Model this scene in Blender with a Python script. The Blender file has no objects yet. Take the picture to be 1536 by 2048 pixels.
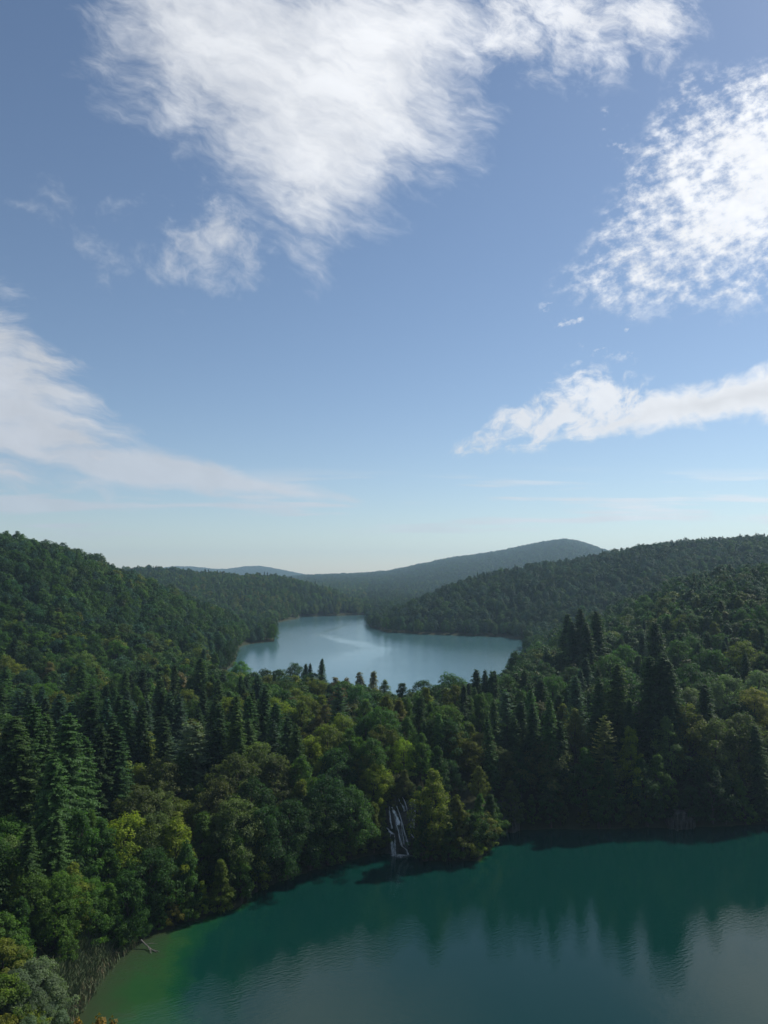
import bpy, math, random
import numpy as np

SC = bpy.context.scene
COL = SC.collection
R_ = math.radians

# ------------------------------------------------------------------ camera
F = 1507.0                      # focal length in pixels of the 1536 x 2048 photograph
CX, CY = 768.0, 1024.0
PITCH = math.atan(126 / F)
CAMZ = 50.0
cam_d = bpy.data.cameras.new('camera')
cam = bpy.data.objects.new('camera', cam_d)
COL.objects.link(cam)
cam.location = (0, 0, CAMZ)
cam.rotation_euler = (R_(90) + PITCH, 0, 0)
cam_d.sensor_fit = 'VERTICAL'
cam_d.sensor_height = 24.0
cam_d.lens = F / 2048 * 24.0
cam_d.clip_start = 0.3
cam_d.clip_end = 30000
SC.camera = cam

# ------------------------------------------------------------------ light
SUN_AZ, SUN_EL = 52.0, 44.0     # degrees right of the view direction / above the horizon
EXPOSURE = -0.12
SKY_STRENGTH = 0.112
SUN_STRENGTH = 5.0
sd = (math.sin(R_(SUN_AZ)) * math.cos(R_(SUN_EL)), math.cos(R_(SUN_AZ)) * math.cos(R_(SUN_EL)), math.sin(R_(SUN_EL)))
sun_l = bpy.data.lights.new('sun', 'SUN')
sun_l.energy = SUN_STRENGTH
sun_l.angle = R_(0.53)
sun_l.color = (1.0, 0.955, 0.88)
sun = bpy.data.objects.new('sun', sun_l)
COL.objects.link(sun)
from mathutils import Vector
sun.rotation_euler = Vector(sd).to_track_quat('Z', 'Y').to_euler()
sun.location = (sd[0] * 300, sd[1] * 300, sd[2] * 300)

SC.view_settings.view_transform = 'Standard'
SC.view_settings.look = 'None'
SC.view_settings.exposure = EXPOSURE
SC.view_settings.gamma = 1.0
SC.view_settings.use_curve_mapping = False
cy = SC.cycles
cy.max_bounces = 6
cy.diffuse_bounces = 3
cy.glossy_bounces = 2
cy.transmission_bounces = 3
cy.volume_bounces = 0
cy.transparent_max_bounces = 6
cy.caustics_reflective = False
cy.caustics_refractive = False
cy.sample_clamp_indirect = 4.0
cy.use_denoising = True
try:
    cy.denoiser = 'OPENIMAGEDENOISE'
except Exception:
    pass
cy.use_adaptive_sampling = False


def ray(px, py):
    a = (px - CX) / F
    b = (CY - py) / F
    c, s = math.cos(PITCH), math.sin(PITCH)
    return np.array([a, c - b * s, s + b * c])


# --------------------------------------------------------- tiny node language
class NT:
    def __init__(self, tree):
        self.t = tree

    def node(self, typ, **kw):
        n = self.t.nodes.new(typ)
        for k, v in kw.items():
            setattr(n, k, v)
        return n

    def put(self, sock, v):
        if isinstance(v, S):
            self.t.links.new(v.s, sock)
        elif hasattr(v, 'is_output'):
            self.t.links.new(v, sock)
        else:
            sock.default_value = v

    def m(self, op, *args, clamp=False):
        n = self.node('ShaderNodeMath', operation=op)
        n.use_clamp = clamp
        for i, a in enumerate(args):
            self.put(n.inputs[i], a)
        return S(self, n.outputs[0])

    def vec(self, x, y, z=0.0):
        n = self.node('ShaderNodeCombineXYZ')
        for i, a in enumerate((x, y, z)):
            self.put(n.inputs[i], a)
        return S(self, n.outputs[0])

    def noise(self, v, scale, detail=6.0, rough=0.55, dist=0.0, lac=2.0, out=0, dim='2D'):
        n = self.node('ShaderNodeTexNoise', noise_dimensions=dim)
        self.put(n.inputs['Vector'], v)
        n.inputs['Scale'].default_value = scale
        n.inputs['Detail'].default_value = detail
        n.inputs['Roughness'].default_value = rough
        n.inputs['Lacunarity'].default_value = lac
        n.inputs['Distortion'].default_value = dist
        return S(self, n.outputs[out])

    def sstep(self, v, lo, hi):
        n = self.node('ShaderNodeMapRange', interpolation_type='SMOOTHSTEP')
        self.put(n.inputs['Value'], v)
        self.put(n.inputs['From Min'], lo)
        self.put(n.inputs['From Max'], hi)
        return S(self, n.outputs[0])

    def mix(self, fac, a, b, blend='MIX'):
        n = self.node('ShaderNodeMix', data_type='RGBA', blend_type=blend)
        self.put(n.inputs[0], fac)
        for sock, v in ((n.inputs[6], a), (n.inputs[7], b)):
            if isinstance(v, (tuple, list)):
                sock.default_value = tuple(v) + ((1.0,) if len(v) == 3 else ())
            else:
                self.put(sock, v)
        return S(self, n.outputs[2])

    def ramp(self, fac, stops):
        n = self.node('ShaderNodeValToRGB')
        e = n.color_ramp.elements
        while len(e) > 1:
            e.remove(e[-1])
        e[0].position, e[0].color = stops[0][0], tuple(stops[0][1]) + (1,)
        for p, c in stops[1:]:
            x = e.new(p)
            x.color = tuple(c) + (1,)
        self.put(n.inputs[0], fac)
        return S(self, n.outputs[0])


class S:
    def __init__(self, nt, s):
        self.nt, self.s = nt, s

    def __add__(self, o): return self.nt.m('ADD', self, o)
    __radd__ = __add__
    def __sub__(self, o): return self.nt.m('SUBTRACT', self, o)
    def __rsub__(self, o): return self.nt.m('SUBTRACT', o, self)
    def __mul__(self, o): return self.nt.m('MULTIPLY', self, o)
    __rmul__ = __mul__
    def __truediv__(self, o): return self.nt.m('DIVIDE', self, o)


# ------------------------------------------------------------------ sky
CLOUD_GAIN = 1.0


def build_world():
    w = bpy.data.worlds.new('World')
    SC.world = w
    w.use_nodes = True
    w.cycles.sampling_method = 'MANUAL'
    w.cycles.sample_map_resolution = 256
    t = w.node_tree
    t.nodes.clear()
    nt = NT(t)
    sky = nt.node('ShaderNodeTexSky', sky_type='NISHITA')
    sky.sun_disc = False
    sky.sun_elevation = R_(SUN_EL)
    sky.sun_rotation = R_(SUN_AZ)
    sky.altitude = 600
    sky.air_density = 1.0
    sky.dust_density = 0.35
    sky.ozone_density = 1.5
    tc = nt.node('ShaderNodeTexCoord')
    sep = nt.node('ShaderNodeSeparateXYZ')
    t.links.new(tc.outputs['Generated'], sep.inputs[0])
    X, Y, Z = (S(nt, sep.outputs[i]) for i in range(3))
    front = nt.sstep(Y, 0.12, 0.3)
    ys = nt.m('MAXIMUM', Y, 0.05)
    U = X / ys
    V = Z / ys
    uv = nt.vec(U, V, 0.0)
    zs = nt.m('MAXIMUM', Z, 0.04)
    pl = nt.vec(X / zs, Y / zs, 0.0)

    def q(px, py):
        d = ray(px, py)
        return d[0] / d[1], d[2] / d[1]

    # the wind blurs every outline a little: shared domain warps
    wn = nt.node('ShaderNodeTexNoise', noise_dimensions='2D')
    nt.put(wn.inputs['Vector'], uv)
    wn.inputs['Scale'].default_value = 11.0
    wn.inputs['Detail'].default_value = 3.0
    wsep = nt.node('ShaderNodeSeparateColor')
    t.links.new(wn.outputs['Color'], wsep.inputs[0])
    WU = U + (S(nt, wsep.outputs[0]) - 0.5) * 0.055
    WV = V + (S(nt, wsep.outputs[1]) - 0.5) * 0.04

    def poly(pts, uu=None, vv=None, k=0.015):
        """signed distance to a convex outline on the sky, positive inside"""
        uu, vv = uu or WU, vv or WV
        P = [q(*p) for p in pts]
        cx = sum(p[0] for p in P) / len(P)
        cv = sum(p[1] for p in P) / len(P)
        out = None
        for i in range(len(P)):
            a, b = P[i], P[(i + 1) % len(P)]
            nx, ny = -(b[1] - a[1]), b[0] - a[0]
            L = math.hypot(nx, ny)
            nx, ny = nx / L, ny / L
            if (cx - a[0]) * nx + (cv - a[1]) * ny < 0:
                nx, ny = -nx, -ny
            d = uu * nx + vv * ny - (a[0] * nx + a[1] * ny)
            if out is None:
                out = d
            else:
                n = nt.node('ShaderNodeMath', operation='SMOOTH_MIN')
                nt.put(n.inputs[0], out)
                nt.put(n.inputs[1], d)
                n.inputs[2].default_value = k
                out = S(nt, n.outputs[0])
        return out

    def rot(ang, su, sv, uu=None, vv=None):
        uu, vv = uu or WU, vv or WV
        a = R_(ang)
        u2 = uu * math.cos(a) + vv * math.sin(a)
        v2 = vv * math.cos(a) - uu * math.sin(a)
        return nt.vec(u2 * su, v2 * sv, 0.0)

    # A: the great brushed sheet overhead
    fib = nt.noise(rot(-22, 1.0, 2.0), 8.0, 6.0, 0.58)
    fib2 = nt.noise(rot(-30, 1.0, 2.8), 22.0, 4.0, 0.6)
    sA = poly([(212, -90), (205, 120), (420, 325), (640, 525), (735, 450), (930, 315), (955, 160), (990, -90)])
    aA = nt.sstep(sA * 14.0 + (fib - 0.5) * 1.9 + (fib2 - 0.5) * 1.0, -0.55, 1.15) * (0.69 + (fib - 0.5) * 0.6 + (fib2 - 0.5) * 0.28 + nt.sstep(sA, 0.0, 0.14) * 0.20)
    # A2: its torn extension to the right
    tear = nt.noise(rot(-28, 1.0, 1.4), 16.0, 6.0, 0.62)
    sA2 = poly([(900, -90), (905, 150), (1090, 180), (1340, 155), (1400, 60), (1420, -90)])
    aA2 = nt.sstep(sA2 * 14.0 + (tear - 0.52) * 4.4, -0.4, 1.9) * 0.86 * nt.sstep(sA2, -0.03, 0.02)
    # B: the field of small puffs on the right
    pn = nt.noise(rot(24, 1.0, 1.5, U, V), 36.0, 5.0, 0.62)
    pn2 = nt.noise(rot(26, 1.0, 1.4), 10.0, 2.0, 0.5)
    puff = pn * 0.8 + pn2 * 0.4
    sB = poly([(1375, 160), (1800, 110), (1800, 585), (1400, 610), (1190, 600), (1140, 570)])
    aB = nt.sstep(sB * 10.0 + (puff - 0.57) * 4.2, -0.35, 1.55) * (0.90 + (pn - 0.5) * 0.5) * nt.sstep(sB, -0.035, 0.015)
    sB2 = poly([(1165, 225), (1215, 215), (1310, 340), (1240, 320)])
    aB2 = nt.sstep(sB2 * 12.0 + (puff - 0.66) * 6.0, 0.0, 1.2) * 0.4 * nt.sstep(sB2, -0.012, 0.008)
    sB3 = poly([(1110, 520), (1290, 560), (1270, 730), (1050, 745)])
    aB3 = nt.sstep(sB3 * 3.0 + (puff - 0.69) * 5.5, 0.0, 1.1) * 0.75 * nt.sstep(sB3, -0.01, 0.02)
    # C: the long bank low on the right
    cn = nt.noise(rot(18, 1.0, 1.5), 30.0, 5.0, 0.6)
    sC1 = poly([(835, 920), (970, 845), (1095, 738), (1180, 735), (1340, 780), (1340, 862), (1150, 884), (950, 918)], k=0.006)
    sC2 = poly([(1030, 893), (1110, 815), (1300, 775), (1536, 698), (1800, 605), (1800, 800), (1536, 840), (1280, 870)], k=0.006)
    aC1 = nt.sstep(sC1 * 34.0 + (cn - 0.5) * 4.2, -0.2, 1.3) * 0.94 * nt.sstep(sC1, -0.014, 0.006)
    aC2 = nt.sstep(sC2 * 55.0 + (cn - 0.5) * 1.8, -0.1, 1.3) * 0.97
    aC = nt.m('MAXIMUM', aC1, aC2)
    # D: the smooth veil on the left and its long tail
    ln = nt.noise(rot(-13, 1.0, 4.4), 9.0, 6.0, 0.6)
    sD1 = poly([(-250, 500), (20, 555), (125, 625), (195, 760), (270, 880), (330, 940), (250, 966), (-250, 940)])
    sD2 = poly([(30, 880), (300, 892), (700, 1000), (560, 1004), (200, 972)], U, V + (WV - V) * 0.2, k=0.004)
    aD = nt.m('MAXIMUM', nt.sstep(sD1 * 16.0 + (ln - 0.5) * 2.4, -0.45, 1.0) * (0.96 + (ln - 0.5) * 0.5),
              nt.sstep(sD2 * 60.0 + (ln - 0.5) * 1.6, -0.4, 0.8) * 0.85)
    # E: the small soft cloud left of the middle and the wisp beside it
    sE = poly([(335, 475), (400, 415), (480, 450), (520, 505), (440, 545), (340, 515)])
    sE2 = poly([(90, 420), (230, 430), (330, 550), (240, 540)])
    aE = nt.m('MAXIMUM', nt.sstep(sE * 20.0 + (tear - 0.5) * 3.4, -0.6, 1.5) * 0.85,
              nt.sstep(sE2 * 14.0 + (tear - 0.5) * 4.0, -0.2, 1.9) * 0.55)
    # H: thin streaks near the horizon
    hn = nt.noise(nt.vec(U * 1.0 + 3.3, V * 14.0, 0.0), 3.4, 4.0, 0.55)
    band = nt.sstep(V, 0.035, 0.075) * (1.0 - nt.sstep(V, 0.11, 0.15))
    aH = nt.sstep(hn, 0.50, 0.68) * band * 0.7
    # G: beyond the frame the same broken sheet goes on
    gn = nt.noise(pl, 1.1, 5.0, 0.58)
    outside = nt.m('MAXIMUM', nt.sstep(V, 0.86, 1.1), nt.sstep(nt.m('ABSOLUTE', U), 0.62, 0.85))
    outside = nt.m('MAXIMUM', outside, 1.0 - front)
    aG = nt.sstep(gn, 0.50, 0.66) * outside * 0.85 * nt.sstep(Z, 0.0, 0.12)

    alpha = None
    for a in (aA, aA2, aB, aB2, aB3, aC, aD, aE, aH):
        alpha = a if alpha is None else nt.m('MAXIMUM', alpha, a)
    alpha = nt.m('MAXIMUM', alpha * front, aG)
    alpha = nt.m('MINIMUM', nt.m('MAXIMUM', alpha, 0.0), 0.97)
    # cloud light: whiter and brighter towards the sun, greyer where it is thick
    dn = nt.node('ShaderNodeVectorMath', operation='DOT_PRODUCT')
    t.links.new(tc.outputs['Generated'], dn.inputs[0])
    dn.inputs[1].default_value = sd
    glow = nt.sstep(S(nt, dn.outputs['Value']), 0.15, 1.0)
    tex = pn
    thick = nt.sstep(sC2, 0.012, 0.05) * front * 0.22
    lum = (6.2 + glow * 1.6 + glow * glow * 2.6) * (0.98 + (fib - 0.5) * 0.3) * (1.0 - thick) * CLOUD_GAIN
    tint = nt.mix(glow, (0.90, 0.96, 1.06), (0.99, 1.0, 1.02))
    vm = nt.node('ShaderNodeVectorMath', operation='SCALE')
    nt.put(vm.inputs[0], tint)
    nt.put(vm.inputs['Scale'], lum)
    colr = nt.mix(alpha, S(nt, sky.outputs[0]), S(nt, vm.outputs[0]))
    bg = nt.node('ShaderNodeBackground')
    nt.put(bg.inputs['Color'], colr)
    bg.inputs['Strength'].default_value = SKY_STRENGTH
    out = nt.node('ShaderNodeOutputWorld')
    t.links.new(bg.outputs[0], out.inputs[0])


build_world()

# ------------------------------------------------------------------ terrain
UPZ = 11.0                      # level of the upper lake; the lower lake is z = 0


def at_z(px, py, z):
    d = ray(px, py)
    k = (z - CAMZ) / d[2]
    return d[0] * k, d[1] * k


def polar(px, py, z):
    x, y = at_z(px, py, z)
    return math.atan2(x, y), math.hypot(x, y)


def az_of(px, py=1200):
    d = ray(px, py)
    return math.atan2(d[0], d[1])


def curve(pts):
    a = np.array(sorted(pts))
    return a[:, 0], a[:, 1]


# far shore of the lower lake (read off the water line), as distance by bearing
_sh = [polar(px, py, 0.0) for px, py in [
    (128, 2047), (160, 2000), (200, 1945), (235, 1905), (290, 1872), (400, 1838), (480, 1815), (520, 1780), (640, 1738),
    (765, 1706), (838, 1706), (848, 1724), (960, 1722), (985, 1690), (1000, 1668), (1050, 1660), (1200, 1660),
    (1350, 1656), (1450, 1654), (1536, 1648), (1750, 1630), (2100, 1600)]]
_sh = [(-1.2, 40.0), (_sh[0][0] - 0.10, 60.0), (_sh[0][0] - 0.035, 78.0)] + _sh + [(1.2, 150.0)]
SH_A, SH_R = curve(_sh)
NEAR_A, NEAR_R = curve([(-3.2, 70), (-0.60, 70), (-0.45, 66), (-0.3, 62), (1.2, 62), (3.2, 62)])
# how high and how quickly the land behind the lower lake rises
PLAT_A, PLAT_Z = curve([(az_of(p), z) for p, z in [(-300, 14), (0, 12), (300, 11.8), (480, 11.8), (760, 11.9), (1000, 12), (1200, 13), (1536, 14), (1900, 16)]])
RISE_A, RISE_L = curve([(az_of(p, 1700), l) for p, l in [(-300, 60), (0, 60), (250, 50), (480, 22), (640, 10), (755, 5.5), (842, 5.5), (850, 12), (960, 11), (1000, 7), (1150, 8), (1400, 10), (1800, 14)]])
# the upper lake: near and far shore by bearing
U0_A, U0_R = curve([(az_of(p, 1340), r) for p, r in [(300, 400), (395, 330), (430, 262), (475, 248), (600, 240), (760, 226), (860, 226), (960, 236), (1010, 250), (1042, 285), (1052, 330), (1064, 520), (1100, 700)]])
_uf = [polar(px, py, UPZ) for px, py in [(440, 1348), (470, 1331), (477, 1300), (483, 1291), (515, 1286), (550, 1283), (553, 1246), (575, 1241), (592, 1238), (600, 1234), (733, 1230), (742, 1228),
                                          (735, 1253), (770, 1264), (850, 1269), (1000, 1274), (1050, 1280)]]
UF_A, UF_R = curve([(az_of(390, 1350), 300)] + [p for p in _uf[:11]] + [(_uf[12][0] + 0.0012, _uf[12][1])] + _uf[13:] + [(az_of(1062, 1280), 470), (az_of(1100, 1280), 300)])


def ridge(pts, allow):
    A, Rr, Z = [], [], []
    for px, py, r in pts:
        d = ray(px, py)
        h = math.hypot(d[0], d[1])
        A.append(math.atan2(d[0], d[1]))
        Rr.append(r)
        Z.append(CAMZ + d[2] / h * r - allow)
    return np.array(A), np.array(Rr), np.array(Z)


HILLS = []      # (bearings, ridge distance, ridge height, foot distance, foot height, slope behind)


def hill(pts, allow, foot, footz, back):
    A, Rr, Z = ridge(pts, allow)
    fa, fr = curve([(az_of(p, 1250), r) for p, r in foot]) if foot else (None, None)
    HILLS.append((A, Rr, Z, fa, fr, footz, back))


# left hill, second hill on the left, headland and slope on the right, far ridges
hill([(-500, 1020, 480), (-150, 1048, 470), (0, 1066, 470), (60, 1075, 468), (130, 1090, 465), (200, 1118, 462), (250, 1136, 460), (300, 1153, 458), (350, 1173, 456),
      (400, 1196, 455), (450, 1217, 455), (500, 1243, 455), (535, 1268, 455), (549, 1281, 452)], 11.0,
     [(-500, 220), (0, 235), (200, 250), (330, 262), (400, 285), (440, 302), (470, 331), (477, 405), (515, 436), (549, 448)], 11.6, 0.28)
hill([(150, 1150, 1050), (200, 1141, 1050), (250, 1135, 1050), (300, 1131, 1030), (350, 1135, 1000), (400, 1140, 980), (480, 1146, 950), (560, 1149, 930), (600, 1157, 900),
      (650, 1171, 870), (700, 1191, 830), (750, 1213, 800), (775, 1227, 790)], 11.0,
     [(150, 640), (553, 640), (575, 660), (592, 676), (604, 705), (740, 742), (775, 745)], 11.6, 0.2)
hill([(733, 1249, 572), (770, 1223, 580), (800, 1206, 590), (850, 1186, 600), (900, 1166, 620), (950, 1151, 640), (1000, 1138, 660), (1100, 1123, 690), (1200, 1106, 720),
      (1300, 1086, 740), (1400, 1081, 760), (1536, 1069, 780), (1700, 1058, 800), (2100, 1050, 800)], 11.0,
     [(733, 560), (770, 536), (850, 514), (1000, 500), (1050, 484), (1100, 470), (1300, 450), (2100, 440)], 11.6, 0.2)
hill([(1046, 1290, 400), (1060, 1272, 392), (1118, 1246, 380), (1218, 1206, 375), (1293, 1181, 375), (1368, 1147, 380), (1536, 1121, 390), (1700, 1102, 400), (2100, 1080, 400)], 11.5,
     [(1046, 330), (1080, 265), (1120, 235), (1200, 205), (1536, 190), (2100, 190)], 12.2, 0.3)
hill([(520, 1158, 3000), (600, 1151, 3000), (650, 1149, 3000), (720, 1147, 3000), (780, 1142, 3000), (850, 1128, 3000), (900, 1118, 3000), (950, 1112, 3050), (1000, 1105, 3100),
      (1050, 1095, 3100), (1100, 1086, 3100), (1130, 1083, 3100), (1160, 1087, 3100), (1210, 1103, 3100), (1300, 1125, 3100), (1400, 1140, 3100)], 9.0,
     [(520, 1500), (700, 1350), (1000, 1300), (1400, 1300)], 22.0, 0.12)
hill([(200, 1150, 4500), (300, 1139, 4500), (350, 1134, 4500), (380, 1134, 4500), (430, 1139, 4500), (455, 1139, 4600), (490, 1134, 4600), (520, 1133, 4600), (560, 1140, 4600), (610, 1150, 4600), (660, 1158, 4600)], 6.0,
     [(200, 3400), (660, 3400)], 25.0, 0.1)

_rng = np.random.RandomState(5)
_WV = [(_rng.uniform(-1, 1), _rng.uniform(-1, 1), _rng.uniform(0, 6.28), w) for w in (90, 70, 45, 38, 26, 21, 15, 12)]


def bumps(x, y):
    o = 0
    for a, b, p, w in _WV:
        k = 6.283 / w / math.hypot(a, b)
        o = o + np.sin(x * a * k + y * b * k + p) * (w / 90.0) * 1.5
    return o


# shore line samples for true distances
_sa = np.linspace(-0.60, 1.0, 700)
_sr = np.interp(_sa, SH_A, SH_R)
SHX, SHY = np.sin(_sa) * _sr, np.cos(_sa) * _sr


def shore_dist(x, y):
    x, y = np.asarray(x, float), np.asarray(y, float)
    out = np.empty(x.shape)
    fx, fy, fo = x.ravel(), y.ravel(), out.ravel()
    for i in range(0, len(fx), 4000):
        fo[i:i + 4000] = np.sqrt(((fx[i:i + 4000, None] - SHX) ** 2 + (fy[i:i + 4000, None] - SHY) ** 2).min(1))
    return fo.reshape(x.shape)


def ground(x, y):
    x, y = np.asarray(x, float), np.asarray(y, float)
    az = np.arctan2(x, y)
    r = np.hypot(x, y)
    sh = np.interp(az, SH_A, SH_R)
    nr = np.interp(az, NEAR_A, NEAR_R)
    plat = np.interp(az, PLAT_A, PLAT_Z)
    L = np.interp(az, RISE_A, RISE_L)
    d = r - sh
    land = 0.35 + (plat - 0.35) * (1 - np.exp(-np.maximum(d, 0) / L))
    far = np.clip((r - 900) / 600, 0, 1)
    land = land + far * 9
    for A, Rr, Z, fa, fr, fz, back in HILLS:
        rr = np.interp(az, A, Rr)
        zz = np.maximum(np.interp(az, A, Z), fz - 0.5)
        ff = np.interp(az, fa, fr)
        edge = np.clip((az - A[0]) / 0.004, 0, 1) * np.clip((A[-1] - az) / 0.004, 0, 1)
        t = np.clip((r - ff) / np.maximum(rr - ff, 1), 0, 1)
        prof = np.sin(t * math.pi / 2) ** 1.05
        amp = np.clip(t * 3, 0, 1) * np.clip(zz / 60, 0.15, 1)
        h = fz + (zz - fz) * prof - np.maximum(r - rr, 0) * back + bumps(x, y) * amp * 0.55 * np.clip((zz - fz) / 18, 0, 1)
        h = np.where((edge > 0.5) & (r > ff), h, -99)
        land = np.maximum(land, h)
    # upper lake
    u0, uf = np.interp(az, U0_A, U0_R), np.interp(az, UF_A, UF_R)
    f = np.minimum(r - u0, uf - r)
    land = np.where(r > 200, np.maximum(land, UPZ + 0.5), land)
    bank = np.clip(-f / 5.0, 0, 1)
    inl = (f > -5.0) & (az > az_of(395, 1350)) & (az < az_of(1066, 1280)) & (uf > u0)
    land = np.where(inl & (f <= 0), np.minimum(land, UPZ + 0.3 + bank * np.maximum(land - UPZ - 0.3, 0)), land)
    land = np.where(inl & (f > 0), UPZ - 0.25 - np.minimum(f * 0.3, 7.0), land)
    # lower lake basin with its shallow shelf on the left
    inlow = (d < 0) & (r > nr)
    if inlow.any():
        dist = np.zeros(x.shape)
        dist[inlow] = np.minimum(shore_dist(x[inlow], y[inlow]), (r - nr)[inlow] * 1.2)
        sl = np.interp(az, [az_of(100, 1900), az_of(330, 1900), az_of(480, 1850), az_of(600, 1800)], [0.10, 0.12, 0.22, 0.7])
        drop = np.interp(az, [az_of(330, 1900), az_of(520, 1800)], [0.12, 4.5])
        land = np.where(inlow, -np.minimum(drop, 0.12 + dist * 3) - np.minimum(dist * sl, 14.0), land)
    # the slope below the viewpoint
    near = np.where(r < 3.0, 48.3, np.maximum(48.3 - (r - 3.0) * 48.0 / (nr - 3.0), 0.3))
    land = np.where(r <= nr, near, land)
    behind = np.clip((np.abs(az) - 1.25) / 0.5, 0, 1)
    return land * (1 - behind) + behind * (48.3 + np.minimum(r, 400) * 0.08)


# ------------------------------------------------------------------ mesh helpers
def mesh_np(name, verts, faces, attrs=None, smooth=False):
    verts = np.asarray(verts, np.float32)
    faces = np.asarray(faces, np.int32)
    me = bpy.data.meshes.new(name)
    n, k = faces.shape
    me.vertices.add(len(verts))
    me.vertices.foreach_set('co', verts.ravel())
    me.loops.add(n * k)
    me.loops.foreach_set('vertex_index', faces.ravel())
    me.polygons.add(n)
    me.polygons.foreach_set('loop_start', np.arange(0, n * k, k, dtype=np.int32))
    if smooth:
        me.polygons.foreach_set('use_smooth', np.ones(n, bool))
    me.update(calc_edges=True)
    for nm, dom, arr in attrs or ():
        arr = np.asarray(arr, np.float32)
        if arr.ndim == 1:
            a = me.attributes.new(nm, 'FLOAT', dom)
            a.data.foreach_set('value', arr)
        else:
            a = me.attributes.new(nm, 'FLOAT_COLOR', dom)
            a.data.foreach_set('color', arr.ravel())
    return me


def obj(name, me, mat=None, parent=None, loc=(0, 0, 0)):
    o = bpy.data.objects.new(name, me)
    COL.objects.link(o)
    o.location = loc
    if mat is not None and me is not None and not me.materials:
        me.materials.append(mat)
    if parent is not None:
        o.parent = parent
    return o


def tag(o, label=None, cat=None, group=None, kind=None):
    if label:
        o['label'] = label
    if cat:
        o['category'] = cat
    if group:
        o['group'] = group
    if kind:
        o['kind'] = kind
    return o


def grid_faces(nr, nc, wrap=False):
    i = np.arange(nr - 1)[:, None]
    j = np.arange(nc if wrap else nc - 1)[None, :]
    j2 = (j + 1) % nc
    a = i * nc + j
    b = i * nc + j2
    c = (i + 1) * nc + j2
    d = (i + 1) * nc + j
    return np.stack([a, b, c, d], -1).reshape(-1, 4)[:, ::-1]


def tube(path, radii, n=7, cap=True):
    """a tapered tube along a path: verts, quads"""
    path = np.asarray(path, float)
    V, Fq = [], []
    for i, p in enumerate(path):
        t = path[min(i + 1, len(path) - 1)] - path[max(i - 1, 0)]
        t = t / (np.linalg.norm(t) + 1e-9)
        a = np.cross(t, [0.31, 0.95, 0.05])
        a = a / (np.linalg.norm(a) + 1e-9)
        b = np.cross(t, a)
        for k in range(n):
            g = 2 * math.pi * k / n
            V.append(p + (a * math.cos(g) + b * math.sin(g)) * radii[i])
    for i in range(len(path) - 1):
        for k in range(n):
            k2 = (k + 1) % n
            Fq.append((i * n + k, i * n + k2, (i + 1) * n + k2, (i + 1) * n + k))
    return np.array(V), np.array(Fq)


def join(parts):
    V, Fq, o = [], [], 0
    for v, f in parts:
        V.append(v)
        Fq.append(f + o)
        o += len(v)
    return np.concatenate(V), np.concatenate(Fq)


# ------------------------------------------------------------------ materials
def material(name):
    m = bpy.data.materials.new(name)
    m.use_nodes = True
    m.node_tree.nodes.clear()
    nt = NT(m.node_tree)
    out = nt.node('ShaderNodeOutputMaterial')
    return m, nt, out


def principled(nt, out, rough=0.8, spec=0.3):
    b = nt.node('ShaderNodeBsdfPrincipled')
    b.inputs['Roughness'].default_value = rough
    b.inputs['Specular IOR Level'].default_value = spec
    nt.t.links.new(b.outputs[0], out.inputs['Surface'])
    return b


def leaf_material(name, source):
    """foliage: the tree's own colour, varied leaf by leaf, light passing through"""
    m, nt, out = material(name)
    if source == 'object':
        oi = nt.node('ShaderNodeObjectInfo')
        base = S(nt, oi.outputs['Color'])
    else:
        at = nt.node('ShaderNodeAttribute', attribute_type='INSTANCER', attribute_name='tint')
        base = S(nt, at.outputs['Color'])
    lv = nt.node('ShaderNodeAttribute', attribute_type='GEOMETRY', attribute_name='lv')
    v = S(nt, lv.outputs['Fac'])
    hs = nt.node('ShaderNodeHueSaturation')
    nt.put(hs.inputs['Hue'], 0.515 - v * 0.03)
    nt.put(hs.inputs['Saturation'], 0.92 + v * 0.16)
    nt.put(hs.inputs['Value'], 0.55 + v * 1.0)
    nt.put(hs.inputs['Color'], base)
    c = S(nt, hs.outputs[0])
    b = nt.node('ShaderNodeBsdfPrincipled')
    b.inputs['Roughness'].default_value = 0.55
    b.inputs['Specular IOR Level'].default_value = 0.12
    nt.put(b.inputs['Base Color'], c)
    tr = nt.node('ShaderNodeBsdfTranslucent')
    warm = nt.mix(1.0, c, ((1.25, 1.6, 0.5) if source == 'object' else (1.1, 1.5, 0.7)), 'MULTIPLY')
    nt.put(tr.inputs['Color'], warm)
    mx = nt.node('ShaderNodeMixShader')
    mx.inputs[0].default_value = 0.46 if source == 'object' else 0.26
    nt.t.links.new(b.outputs[0], mx.inputs[1])
    nt.t.links.new(tr.outputs[0], mx.inputs[2])
    nt.t.links.new(mx.outputs[0], out.inputs['Surface'])
    return m


LEAF = leaf_material('foliage', 'object')
LEAF_MASS = leaf_material('foliage_of_the_forest', 'instance')

BARK, nt, out = material('bark')
bb = principled(nt, out, 0.9, 0.15)
tc = nt.node('ShaderNodeTexCoord')
mp = nt.node('ShaderNodeMapping')
mp.inputs['Scale'].default_value = (9, 9, 1.2)
nt.t.links.new(tc.outputs['Object'], mp.inputs[0])
nt.put(bb.inputs['Base Color'], nt.ramp(nt.noise(S(nt, mp.outputs[0]), 1.0, 4, dim='3D'), [(0.3, (0.035, 0.028, 0.022)), (0.7, (0.12, 0.10, 0.085))]))

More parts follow.
